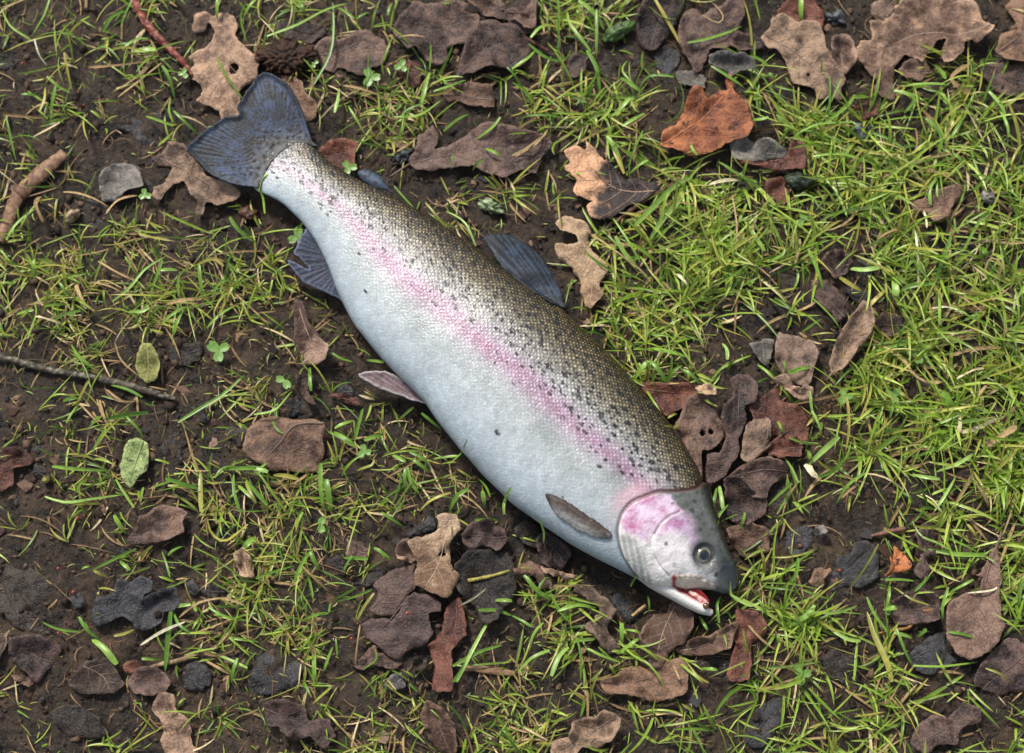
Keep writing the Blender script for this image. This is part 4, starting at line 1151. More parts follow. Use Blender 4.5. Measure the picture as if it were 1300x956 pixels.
    ('T', 'tan', FL_, "curled leaf with pale tip left of the anal fin", "95,360 130,400 160,470 210,550 250,590 240,640 190,670 120,675 130,640 100,600 90,480", "100,370 140,500 200,640", dict(grad=(.3, 1, .55, .85), lay=5, curl=.006)),
    ('T', 'darkbrown', FR_, "dark brown leaf strip under the pale tipped curled leaf", "100,730 170,725 150,790 190,860 150,850 100,790", None, dict(lay=1)),
    ('T', 'red', FR_, "dark red leaf scrap between pelvic fin and pale tipped leaf", "250,820 310,805 370,830 400,870 330,850", None, dict(lay=1)),
    ('T', 'slate', FR_, "slate grey leaf chip above the dark red scrap", "285,775 330,755 365,790 345,815 290,815", None, {}),
    ('F', 'lime', FL_, "yellow green leaf flattened beside the lichened twig", "720,10 760,10 800,70 805,130 780,190 740,200 700,170 685,120 700,50", "745,5 748,100 742,200", dict(lay=2)),
    ('F', 'green', FL_, "mottled fresh green leaf pressed into the mud", "650,500 690,490 750,510 745,600 740,650 690,690 660,740 620,700 605,640 620,590", "722,495 690,590 655,710", dict(lay=2, ribw=1.8)),
    ('F', 'red', FL_, "dull red brown leaf beside tiny seedlings", "-20,560 80,540 150,570 160,620 70,650 75,730 -20,770", "-10,650 70,600 150,590", dict(tone=-.1)),
    ('F', 'black', FR_, "black purple leaf right of the mottled green leaf", "830,470 900,460 950,500 900,540 910,600 850,600 820,540", None, {}),
    ('F', 'black', FR_, "dark purple leaf sunk right of the yellow green leaf", "850,30 900,0 1010,0 1000,80 920,110 860,90", None, {}),
    ('F', 'black', FR_, "dark leaf beneath the grass above the red purple oak scrap", "150,640 220,630 260,680 220,700 160,680", None, {}),
    ('K', 'purple', FL_, "spoon shaped grey purple leaf with long tapering stalk", "1190,100 1170,180 1180,260 1170,380 1180,480 1195,580 1150,670 1090,720 1010,745 940,710 905,630 900,560 895,500 920,450 990,410 1060,390 1085,330 1045,320 1100,270 1150,180", "1190,105 1130,260 1080,430 1040,600 1030,720", dict(lay=5, tone=.35, ribw=1.4, keep=.02)),
    ('K', 'purple', FL_, "dark purple leaf under the spoon shaped leaf", "1150,690 1220,630 1330,690 1330,900 1180,920 1050,870 1080,770", None, dict(tone=-.1)),
    ('K', 'slate', FL_, "slate leaf left of the spoon shaped leaf", "720,720 800,640 900,600 910,700 960,760 860,820 760,800", "740,740 830,700 940,750", dict(lay=1)),
    ('K', 'purple', FL_, "brown purple leaf beneath the curved brown stem", "610,470 660,420 760,390 860,430 860,540 760,570 640,570", None, dict(keep=.25)),
    ('K', 'slate', OK_, "slate black lobed leaf right of the trout's head", "290,340 340,280 350,220 420,210 440,150 500,140 560,180 560,330 480,380 400,370 330,400", "300,380 420,280 540,170", dict(lay=1, tone=-.05)),
    ('K', 'brown', FR_, "brown leaf lobe attached left of the slate lobed leaf", "205,350 240,290 310,285 290,340 270,390", None, dict(lay=2)),
    ('K', 'purple', FR_, "purple brown twisted leaf beside the small orange leaf bit", "740,100 780,60 850,110 840,200 800,270 830,310 780,350 730,310 760,250 770,180", None, dict(lay=1)),
    ('K', 'rust', FR_, "small bright orange torn leaf bit", "590,330 615,290 615,225 635,240 640,180 680,210 710,270 690,300 640,310", None, dict(lay=3, curl=.005, tone=.4)),
    ('K', 'slate', FR_, "slate scrap between the snout and the slate lobed leaf", "100,100 200,60 240,110 190,200 110,210", None, {}),
    ('K', 'black', FR_, "black soaked leaf at the lower edge under grass", "280,720 350,690 450,760 420,860 320,850", None, dict(keep=.4)),
    ('K', 'grey', FR_, "small grey rounded leaf scrap above the slate lobed leaf", "240,70 280,60 300,100 270,125 240,110", None, {}),
    # strip below the photograph's edge: the same litter goes on
    ('Y', 'darkbrown', OK_, "dark oak leaf lying below the slate grey wet leaf", "0,0 20,-16 44,-18 60,-6 84,-14 100,2 92,18 70,14 54,28 30,18 12,22", "0,4 50,4 98,6", dict(move=(330, 915, .4), lay=1)),
    ('Y', 'greybrown', OK_, "grey brown oak leaf lying below the torn ragged leaf", "0,0 20,-16 44,-18 60,-6 84,-14 100,2 92,18 70,14 54,28 30,18 12,22", "0,4 50,4 98,6", dict(move=(690, 930, 2.6), lay=2)),
    ('Y', 'brown', FL_, "brown oval leaf in grass below the broad leaf heap", "0,0 16,-14 40,-18 64,-10 80,4 62,16 36,20 12,14", "0,2 40,1 80,4", dict(move=(520, 925, 1.1), lay=1)),
    ('Y', 'purple', OK_, "purple oak leaf below the dark leaf under the spoon shaped leaf", "0,0 20,-16 44,-18 60,-6 84,-14 100,2 92,18 70,14 54,28 30,18 12,22", "0,4 50,4 98,6", dict(move=(1150, 920, -.5), lay=1)),
    ('Y', 'black', FL_, "black oval leaf below the large sunken blackish leaf", "0,0 16,-14 40,-18 64,-10 80,4 62,16 36,20 12,14", "0,2 40,1 80,4", dict(move=(60, 915, .3))),
    ('Y', 'tan', OK_, "tan oak leaf below the purple half buried leaf", "0,0 20,-16 44,-18 60,-6 84,-14 100,2 92,18 70,14 54,28 30,18 12,22", "0,4 50,4 98,6", dict(move=(170, 920, -1.9), lay=2, tone=-.1)),
    ('Y', 'slate', FL_, "slate oval leaf below the dark red brown hanging leaf", "0,0 16,-14 40,-18 64,-10 80,4 62,16 36,20 12,14", "0,2 40,1 80,4", dict(move=(930, 918, -1.0))),
]
for sp_ in LEAVES:
    leaf(sp_)
# ------------------------------------------------------------------ twigs, stems, chips
def stick(name, label, cat, t, pts, w, c1, c2, z=.006, flat=1.0, knob=.12, seg=10, parts=None, speck=None):
    px = spline(TP(t, pts), 3.0, False)
    p2 = W(px[:, 0], px[:, 1], z)
    n = len(p2); rad = np.interp(np.linspace(0, 1, n), np.linspace(0, 1, len(w)), w) * PX / 2
    s0 = len(name) * 3.7 + pts[0][0] if not isinstance(pts, str) else len(pts) * .37
    rad = rad * (1 + knob * vnoise(np.arange(n) * .45, np.full(n, s0), 3))
    p3 = np.hstack([p2, (Glow(p2[:, 0], p2[:, 1]) + z * .45 + rad * flat * .9)[:, None]])
    o2_ = p3[n // 2].copy(); o2_[2] = 0
    v, q, tr = tube(p3 - o2_, rad, seg, flat)
    v = v + (rng.normal(0, 1, v.shape) * .06 * np.repeat(rad.mean(), len(v))[:, None])
    me = mesh_np(name, v, [q, tr])
    tt = .5 + .5 * vnoise(v[:, 0] * 260 + s0, v[:, 1] * 260, 4) + .35 * vnoise(v[:, 0] * 900, v[:, 1] * 900, 5)
    col = mixl(lin(c1), lin(c2), np.clip(tt, 0, 1))
    if speck:
        col = mixl(col, np.broadcast_to(lin(speck), col.shape), sstep(.25, .6, vnoise(v[:, 0] * 700 + 5, v[:, 1] * 700, 6)) * .8)
    setcol(me, col)
    root = bpy.data.objects.new(name, None); C.objects.link(root); root.location = o2_; root.empty_display_size = .01
    tag(root, label, cat)
    link("shaft", me, MAT['wood'], root)
    for (f_, r_) in (parts or ()):
        k = int(f_ * (n - 1)); c_ = p3[k] - o2_; d_ = p3[min(k + 1, n - 1)] - p3[max(k - 1, 0)]; d_ /= np.linalg.norm(d_)
        vv, q, tr = tube(np.array([c_ - d_ * rad[k] * .5, c_ - d_ * rad[k] * .2, c_ + d_ * rad[k] * .2, c_ + d_ * rad[k] * .5]), np.array([1.0, 1.16, 1.16, 1.0]) * rad[k] * r_, seg, flat)
        m2 = mesh_np("joint", vv, [q, tr]); setcol(m2, np.broadcast_to(lin(c1), (len(vv), 3)))
        link("joint", m2, MAT['wood'], root)
    return root


stick("red_stick", "thick red brown stick ending at the large tan oak leaf", "stick", 'A', "668,-60 690,20 720,75 770,150 850,230 920,300 985,380", [12, 12, 11.5, 10.5, 9, 6], "5a2620", "8f4038", .007, speck="b98a74")
stick("hollow_straw", "thick pale brown hollow straw stem with a bend lying on mud", "stem", 'Z', "240,572 200,606 150,652 100,696 62,736 38,790 20,840 -10,900", [15, 19, 20, 20, 19, 18, 17, 16], "6d4e3c", "a58266", .006, .55, .05, parts=[(.52, 1.0)])
stick("lichened_twig", "long thin dark twig with grey lichen crossing the mud", "twig", 'F', "-60,65 60,90 130,110 270,145 400,165 510,185 640,215 760,250 890,285", [9, 9, 9, 8.5, 8, 9, 10, 9, 5], "2b231c", "5e5346", .005, speck="8d8d78", parts=[(.58, 1.15)])
stick("brown_twig", "thin reddish brown twig beside the two toned oak leaf", "twig", 'O', "520,528 600,460 700,390 800,335 895,282", [6, 7, 6, 5, 4.5], "4b2e24", "7d5544", .009)
stick("bare_twig", "thin bare brown stalk lying over the dark leaf pile", "twig", 'L', "480,700 560,635 640,585 720,515 795,450", [3, 3.5, 3.5, 4, 4.5], "4c3830", "735748", .0125)
stick("wood_chip", "flat tan wood chip in grass below the dark leaf heap", "chip", 'B8', "470,826 520,824 580,832 662,842", [5, 9, 10, 6], "6d5038", "9d7d5c", .006, .4)
stick("straw_piece", "short pale straw piece on mud under the trout's throat", "straw", 'J', "612,522 645,495 682,466", [4, 4.5, 4], "9a7a4c", "c7a877", .006)
stick("rusty_stick", "short rusty brown stick on mud right of the trout's head", "stick", 'K', "525,118 600,100 698,80", [4, 7, 6], "5d3c30", "83594a", .006)
stick("curved_twig", "curved orange brown stem beside the spoon shaped leaf", "stem", 'K', "530,618 640,595 720,580 750,535 790,500 862,490", [2, 3, 4, 4, 4, 3.5], "7a5430", "a8793f", .009)
stick("orange_straw", "tiny orange stalk in grass left of the dense tuft", "stalk", 'C', "155,514 200,528 252,546", [2.5, 3, 2.5], "96602a", "bd8443", .007)
stick("dry_straw", "long tan dry stalk on mud near the lower edge", "stalk", 'G', "735,795 820,765 900,748 1005,712", [5, 6, 6, 4], "7a6247", "ac9170", .007, .6)
stick("grass_straw", "yellow green stem ending at the drooping brown leaf", "stem", 'I', "1075,342 1140,330 1220,312 1300,288 1380,278 1440,272", [5, 4.5, 4, 4, 4, 3.5], "7e7a36", "b3a753", .0125)
stick("dark_twig", "thin dark twig through the grass near the tall tuft", "twig", 'C', "60,170 110,205 190,245", [5, 5, 4], "37241d", "5c3d31", .007)


# ------------------------------------------------------------------ droppings, clods, stones
def lump(name, label, cat, t, c, rx, ry, rz, ang, c1, c2, rough=.25, fs=160, mat='dung', sub=4, z=.002, part="lump"):
    px = TP(t, [c])[0]; k = TILES[t][2]
    p = W(px[0], px[1], .004)
    bm = bmesh.new(); bmesh.ops.create_icosphere(bm, subdivisions=sub, radius=1)
    v = np.array([q.co[:] for q in bm.verts]); f = np.array([[q.index for q in fc.verts] for fc in bm.faces]); bm.free()
    n = v.copy()
    sx, sy = rx / k * PX, ry / k * PX
    v = v * (sx, sy, rz)
    s0 = px[0] * .37
    d = 1 + rough * (fbm(v[:, 0] * fs + s0, v[:, 1] * fs + v[:, 2] * fs * .7, 61, 3)) + rough * .5 * vnoise(v[:, 0] * fs * 3 + s0, v[:, 1] * fs * 3 + v[:, 2] * fs * 2, 62)
    v = v * d[:, None]
    a = -ang; R_ = np.array(((math.cos(a), -math.sin(a)), (math.sin(a), math.cos(a))))
    v[:, :2] = v[:, :2] @ R_.T
    v[:, 2] += Glow(p[0], p[1]) + z + rz * .7
    me = mesh_np(name, v, f)
    setcol(me, mixl(lin(c1), lin(c2), np.clip(.5 + 1.3 * (d - 1) / rough + .3 * vnoise(v[:, 0] * 500, v[:, 1] * 500, 63), 0, 1)))
    o = link(name, me, MAT[mat], None, (*p, 0))
    return tag(o, label, cat)


lump("goose_dropping", "dark green lumpy dropping between grass and the dark brown leaf", "dropping", 'C', (535, 160), 85, 38, .006, -.5, "1d2a14", "4f6b32", .3, 220)
lump("goose_dropping", "black green dropping in grass below the dark red leaf strip", "dropping", 'R', (452, 690), 54, 38, .007, -.1, "11160f", "2c3826", .3, 220)
lump("moss_lump", "small pale green curd of moss near the trout's back", "moss", 'Q', (570, 775), 48, 22, .004, .5, "5a6d42", "a3b58a", .55, 420)
lump("soil_clod", "dark fibrous peat clod beside the upper tail lobe", "clod", 'B', (165, 290), 140, 88, .006, .1, "1a110c", "4a3022", .38, 420, 'crumb', 5)
lump("stone", "dark slate stone in grass below the reddish leaf corner", "stone", 'D', (495, 675), 80, 90, .006, .2, "24272c", "464b52", .18, 90, 'dung', 4, -.002)
lump("stone", "blue grey pebble between the two big tan leaves", "stone", 'D', (345, 80), 48, 40, .004, .5, "2a2c2e", "54585a", .45, 190, 'dung', 4, -.001)
lump("stone", "grey rounded pebble right of the pink brown crinkled leaf", "stone", 'N', (1112, 138), 34, 36, .005, .2, "5a5350", "938a85", .4, 200, 'dung', 4)
lump("stone", "smooth dark pebble behind the adipose fin under a leaf stalk", "stone", 'B', (745, 790), 58, 42, .0045, -.3, "212224", "444648", .45, 190, 'dung', 4, -.001)
lump("stone", "small tan pebble on mud beside the crumpled grey leaf", "stone", 'E', (368, 230), 42, 26, .005, -.7, "7b6750", "ae977b", .25, 200, 'dung', 4)
lump("snail_shell", "tiny yellow green round snail shell beside the dull red leaf", "snail", 'F', (238, 702), 20, 20, .004, 0, "5e5a24", "a8a152", .15, 300, 'dung', 3)
lump("stone", "small reddish stone under the mottled leaf below the tail", "stone", 'E', (1262, 215), 44, 36, .004, .3, "33201a", "5f4034", .42, 200, 'dung', 4, -.001)
SEEDL = ['on bare mud right of the sunken blackish leaf', 'beside the small slate leaf corner', 'on the black wet leaf by the sunken leaf', 'on the broad dark lobed leaf', 'on mud left of the broad dark lobed leaf', 'on the slate lobed leaf right of the head', 'on mud below the leaf pile by the lush grass', 'in grass between the red stick and the slate leaf', 'in the thin looping grass by the black leaf piece', 'above the sunken leaf, of two the one by a blade', 'above the sunken leaf, of two the one off the blade', 'on mud above the long dark leaf of the pile']
for (t, c), lab_ in zip((('G', (305, 287)), ('G', (380, 405)), ('G', (305, 612)), ('I', (771, 515)), ('I', (490, 642)), ('K', (358, 295)), ('M', (478, 735)), ('A', (430, 540)), ('A', (120, 330)), ('G', (400, 30)), ('G', (432, 18)), ('L', (502, 88))), ['tiny round red seed ' + q_ for q_ in SEEDL]):
    o = lump("red_seed", lab_, "seed", t, c, 7.5, 7.5, .0018, 0, "8e3323", "c25a40", .12, 300, 'dung', 2, .0075 if t == 'I' else .0045)
    o["group"] = "red seeds scattered on the litter"


# ------------------------------------------------------------------ clover
def disc(cx, cy, cz, r, ang, tilt, n=12):
    a = np.linspace(0, 2 * math.pi, n, endpoint=False)
    rr = r * .85 * (1 - .38 * np.exp(-((np.angle(np.exp(1j * (a - 0)))) / .32) ** 2))
    x = np.cos(a) * rr + r * .9; y = np.sin(a) * rr * .8
    z = tilt * x + .05 * np.abs(y)
    X_ = cx + x * math.cos(ang) - y * math.sin(ang); Y_ = cy + x * math.sin(ang) + y * math.cos(ang)
    v = np.vstack([np.stack([X_, Y_, cz + z], -1), [[cx + r * .9 * math.cos(ang), cy + r * .9 * math.sin(ang), cz + tilt * r * .9 - .0002]]])
    f = np.array([(n, k, (k + 1) % n) for k in range(n)])
    return v, f


CL = [('B', (582, 385), 25, 3, "three leaved clover below the scalloped purplish leaf"), ('B', (738, 332), 18, 3, "small clover sprig above grass beside the large purple oak leaf"),
      ('F', (1110, 40), 30, 3, "broad clover leaf in the left grass above the lichened twig end"), ('H', (650, 555), 20, 3, "pale clover on mud below the pelvic fin"),
      ('I', (322, 62), 24, 2, "two round clover leaflets on bare mud above the heap"), ('K', (170, 822), 26, 3, "clover at the lower edge right of the snout's hanging leaf"),
      ('N', (178, 262), 26, 2, "clover with two leaflets near the black green dropping"), ('M', (640, 268), 22, 3, "clover low in the lush grass beside a bleached straw loop"),
      ('M', (395, 272), 20, 3, "clover beside the tip of the pointed narrow leaf"), ('A', (928, 366), 16, 3, "tiny clover seedling at the end of the red stick"),
      ('B', (292, 315), 14, 3, "tiny clover seedling beside the long arched blade by the tail"), ('E', (735, 120), 18, 3, "tiny clover seedling under the mottled leaf by the tail"),
      ('H', (245, 190), 24, 2, "round clover leaflets beside the pale tipped curled leaf"), ('B', (470, 848), 20, 3, "clover at the trout's back near the adipose fin"),
      ('T', (100, 75), 24, 3, "clover at the rear edge of the anal fin"), ('M', (765, 55), 30, 3, "large clover leaf among the lush grass near the long tan straw"),
      ('K', (620, 490), 18, 2, "clover pair left of the curved orange brown stem")]
for ci, (t, c, r, nl, lab) in enumerate(CL):
    px = TP(t, [c])[0]; p = W(px[0], px[1], .008); r_ = r / TILES[t][2] * PX
    z0 = float(Glow(p[0], p[1])) + .0085
    root = bpy.data.objects.new("clover", None); C.objects.link(root); root.location = (*p, 0); root.empty_display_size = .005
    tag(root, lab, "clover", "clover sprigs in the grass")
    a0 = ci * 1.3
    for k in range(nl):
        v, f = disc(0, 0, z0, r_ * 1.25 * (1 + .1 * math.sin(ci + k)), a0 + k * 2 * math.pi / 3, .05)
        me = mesh_np("leaflet", v, f, False); gcol = mixl(lin("64903a"), lin("8fb45c"), np.clip(.5 + .4 * vnoise(v[:, 0] * 900 + ci, v[:, 1] * 900, 3), 0, 1))
        setcol(me, gcol)
        o = link("leaflet", me, MAT['grass'], root)
        s = o.modifiers.new("thickness", 'SOLIDIFY'); s.thickness = .0002
    sp = np.array([(0, 0, z0), (.002, -.001, z0 - .003), (.003, -.004, z0 - .0065), (.003, -.006, z0 - .009)])
    v, q, tr = tube(sp, .0003, 5); me = mesh_np("stem", v, [q, tr]); setcol(me, np.broadcast_to(lin("8a9a55"), (len(v), 3)))
    link("stem", me, MAT['grass'], root)
# ------------------------------------------------------------------ grass, straw, soil crumbs
DENS = """
32244134420015663211000000
34334003321124554135201441
35331000455335674136436774
33221000455224552022658887
12110000025454223454678865
22233320003433137885677654
34467653000231148986557854
35567764100011258886546766
24434664100000366655446777
12221354210000056313256788
11234443122000001000466788
22322464244200000001654577
13422566335510000012321368
11224666322220000003112468
11243354310023200024223446
01212454310056542136644346
11212444311116765323764323
21112224542266642246543223
21222334443356543345543334
"""
DENS = np.array([[int(c) for c in r] for r in DENS.split()], float)


def density(X, Y):
    i = np.clip((Y / 50).astype(int), 0, 18); j = np.clip((X / 50).astype(int), 0, 25)
    fy = np.clip(Y / 50 - .5, 0, 17.999); fx = np.clip(X / 50 - .5, 0, 24.999)
    a = np.floor(fy).astype(int); b = np.floor(fx).astype(int); fy -= a; fx -= b
    d = (DENS[a, b] * (1 - fx) + DENS[a, b + 1] * fx) * (1 - fy) + (DENS[a + 1, b] * (1 - fx) + DENS[a + 1, b + 1] * fx) * fy
    out = (X < -20) | (X > 1320) | (Y < -20) | (Y > 980)
    return np.where(out, 4.5, d)


FISH_ALL = [body_poly, W(caud_px[:, 0], caud_px[:, 1], .014), W(dors_px[:, 0], dors_px[:, 1], .02), W(anal_px[:, 0], anal_px[:, 1], .013), W(pel_px[:, 0], pel_px[:, 1], .016),
            W(adip_px[:, 0], adip_px[:, 1], .018), jp[:, :2][:0]]
jawpoly = np.vstack([jp[:, :2] + js * jw[:, None], (jp[:, :2] - js * jw[:, None])[::-1]])
FISH_ALL = [f_ for f_ in FISH_ALL if len(f_) > 3] + [jawpoly]


def in_fish(P):
    r = np.zeros(len(P), bool)
    for f_ in FISH_ALL:
        r |= inpoly(P, f_)
    return r


# tuft centres
cand = []
NCAND = 30000
X = rng.uniform(-330, 1630, NCAND); Y = rng.uniform(-300, 1250, NCAND)
d = density(X, Y)
clump = .5 + .75 * np.clip(vnoise(X / 38, Y / 38, 71) + .3 * vnoise(X / 15, Y / 15, 72), -.6, 1)
keep = rng.uniform(0, 1, NCAND) < (d / 9) ** .92 * clump * .66
X, Y, d = X[keep], Y[keep], d[keep]
P = W(X, Y, .003)
ok = ~in_fish(P)
for pl, kp in LEAF_POLYS:
    mn, mx = pl.min(0), pl.max(0)
    near = (P[:, 0] > mn[0]) & (P[:, 0] < mx[0]) & (P[:, 1] > mn[1]) & (P[:, 1] < mx[1]) & ok
    ii = np.where(near)[0]
    if len(ii):
        ins = inpoly(P[ii], pl)
        ok[ii[ins & (rng.uniform(0, 1, len(ii)) > kp * .5)]] = False
X, Y, d, P = X[ok], Y[ok], d[ok], P[ok]
# blades of every tuft
nb = np.clip(rng.poisson(3.0 + d * .62), 2, 13)
tid = np.repeat(np.arange(len(X)), nb)
n = len(tid)
lush = sstep(560, 900, X[tid]) * .75 + .25 * sstep(6, 8.5, d[tid])
az0 = rng.uniform(0, 2 * math.pi, len(X))
az = az0[tid] + rng.normal(0, 1.25, n) + (rng.uniform(0, 1, n) < .25) * math.pi
Lb = rng.gamma(5, 1, n) / 5 * (0.0165 + .008 * lush)
Lb = np.clip(Lb, .005, .042)
wb = np.clip(rng.normal(.00068, .0002, n), .0003, .0013) * (0.9 + .35 * lush)
root = P[tid] + rng.normal(0, .0022, (n, 2))
pit0 = np.radians(rng.uniform(15, 68, n)); bend = np.radians(rng.uniform(15, 95, n))
twist = rng.normal(0, .5, n)
straw = rng.uniform(0, 1, n) < (.34 - .22 * lush)
pit0[straw] *= .45
# low fine growth between the tufts
n3 = 56000
X3 = rng.uniform(-330, 1630, n3); Y3 = rng.uniform(-300, 1250, n3); d3 = density(X3, Y3)
k3 = rng.uniform(0, 1, n3) < np.clip(d3 / 7, 0, 1) * np.clip(.35 + 1.1 * fbm(X3 / 30, Y3 / 30, 88, 3), 0, 1) * .85
X3, Y3, d3 = X3[k3], Y3[k3], d3[k3]; P4 = W(X3, Y3, .003); k3 = ~in_fish(P4)
X3, Y3, d3, P4 = X3[k3], Y3[k3], d3[k3], P4[k3]; n3 = len(X3)
root = np.vstack([root, P4]); az = np.concatenate([az, rng.uniform(0, 6.28, n3)])
Lb = np.concatenate([Lb, rng.uniform(.003, .0095, n3)]); wb = np.concatenate([wb, rng.uniform(.0002, .00046, n3)])
pit0 = np.concatenate([pit0, np.radians(rng.uniform(10, 75, n3))]); bend = np.concatenate([bend, np.radians(rng.uniform(0, 90, n3))])
twist = np.concatenate([twist, rng.normal(0, .8, n3)]); l3 = sstep(560, 900, X3)
straw = np.concatenate([straw, rng.uniform(0, 1, n3) < .34 - .14 * l3]); lush = np.concatenate([lush, l3 * .6])
SEGB = 6


def blades(root, az, L, w, pit0, bend, twist, zoff=0.0):
    n = len(az); t = np.linspace(0, 1, SEGB + 1)
    c = np.zeros((n, SEGB + 1, 3)); c[:, 0, :2] = root; c[:, 0, 2] = Gfull(root[:, 0], root[:, 1]) - .0006 + zoff
    a = az.copy()
    dirs = np.zeros((n, SEGB + 1, 3))
    for k in range(SEGB + 1):
        p = pit0 - bend * t[k] ** 1.3; aa = az + twist * t[k]
        dirs[:, k] = np.stack([np.cos(p) * np.cos(aa), np.cos(p) * np.sin(aa), np.sin(p)], -1)
        if k < SEGB:
            c[:, k + 1] = c[:, k] + dirs[:, k] * (L / SEGB)[:, None]
    gz = Glow(c[..., 0], c[..., 1]) + .0008
    c[:, 1:, 2] = np.maximum(c[:, 1:, 2], gz[:, 1:] + .0012 * rng.uniform(0, 1, (n, 1)))
    return c, dirs


def ribbon(c, dirs, w, prof=None):
    """folded ribbon: three points across; returns points and faces"""
    n, m, _ = c.shape; t = np.linspace(0, 1, m)
    prof = (np.minimum(1, .55 + 1.2 * t) * np.sqrt(np.clip(1 - t ** 2.2, 0.01, 1))) if prof is None else prof
    up = np.array((0, 0, 1.0)); s = np.cross(dirs, up); s /= np.linalg.norm(s, axis=2)[..., None] + 1e-9
    roll = rng.normal(0, .45, (n, 1, 1)); u = np.cross(s, dirs)
    s = s * np.cos(roll) + u * np.sin(roll); u = np.cross(s, dirs)
    hw = w[:, None, None] * prof[None, :, None]
    v = np.stack([c - s * hw + u * hw * .35, c, c + s * hw + u * hw * .35], 2)       # n,m,3,3
    base_ = (np.arange(n) * m * 3)[:, None, None]
    k = np.arange(m - 1)[None, :, None] * 3; j = np.arange(2)[None, None]
    q = np.stack([base_ + k + j, base_ + k + j + 1, base_ + k + 3 + j + 1, base_ + k + 3 + j], -1).reshape(-1, 4)
    return v.reshape(-1, 3), q


def drop_in_fish(c, w_over=0.0):
    bad = np.zeros(len(c), bool)
    for k in range(c.shape[1]):
        bad |= in_fish(c[:, k, :2])
    return ~bad


def blade_cols(n, m, kind, lush):
    """per blade and per station colour"""
    t = np.linspace(0, 1, m)[None, :, None]
    G1, G2, G3 = lin("4f7a24"), lin("8fae38"), lin("bfd066")
    h = rng.uniform(0, 1, (n, 1, 1)) * .75 + .25 * rng.uniform(0, 1, (n, 1, 1)) + .12 * (lush[:, None, None] - .5)
    c = np.where(h < .5, G1 + (G2 - G1) * np.clip(h * 2, 0, 1), G2 + (G3 - G2) * np.clip(h * 2 - 1, 0, 1)) * np.ones((1, m, 1))
    dark = rng.uniform(0, 1, (n, 1, 1)) < .16
    c = np.where(dark, c * .55 + lin("2c5530") * .3, c)
    yel = (rng.uniform(0, 1, (n, 1, 1)) < .16 + .16 * (1 - lush[:, None, None]))
    c = np.where(yel, c + (lin("b3a84f") - c) * np.clip(.25 + .8 * t, 0, 1), c)
    c = c + (lin("b8b98a") - c) * np.clip(.55 - 2.2 * t, 0, 1)                  # pale foot
    tip = rng.uniform(0, 1, (n, 1, 1)) < .3
    c = np.where(tip, c + (lin("a88f5a") - c) * np.clip(5 * t - 4, 0, 1), c)
    hs = rng.uniform(0, 1, (n, 1, 1))
    s1 = lin("7c6142") + (lin("b79c6c") - lin("7c6142")) * hs
    s1 = np.where(hs > .85, lin("cdb98d"), s1) * (1 - .25 * t * rng.uniform(0, 1, (n, 1, 1)))
    c = np.where(kind[:, None, None], s1, c)
    return c


c, dirs = blades(root, az, Lb, wb, pit0, bend, twist)
k = drop_in_fish(c)
# only a few blades may lie over leaves
for pl, kp in LEAF_POLYS:
    mn, mx = pl.min(0), pl.max(0)
    mid_ = c[:, SEGB // 2 + 1, :2]
    near = np.where((mid_[:, 0] > mn[0]) & (mid_[:, 0] < mx[0]) & (mid_[:, 1] > mn[1]) & (mid_[:, 1] < mx[1]) & k)[0]
    if len(near):
        ins = inpoly(mid_[near], pl)
        k[near[ins & (rng.uniform(0, 1, len(near)) > kp + .12)]] = False
c, dirs, wk, sk_, lk = c[k], dirs[k], wb[k], straw[k], lush[k]
cc = blade_cols(len(c), SEGB + 1, sk_, lk)


def emit(name, label, cat, sel, mat, extra=None):
    v, q = ribbon(c[sel], dirs[sel], wk[sel])
    col_ = np.repeat(cc[sel][:, :, None], 3, 2).reshape(-1, 3)
    if extra is not None:
        q = np.vstack([q, extra[1] + len(v)]); v = np.vstack([v, extra[0]]); col_ = np.vstack([col_, extra[2]])
    me = mesh_np(name, v, q); setcol(me, col_[:len(me.vertices)])
    o = link(name, me, mat)
    return tag(o, label, cat, kind="stuff")


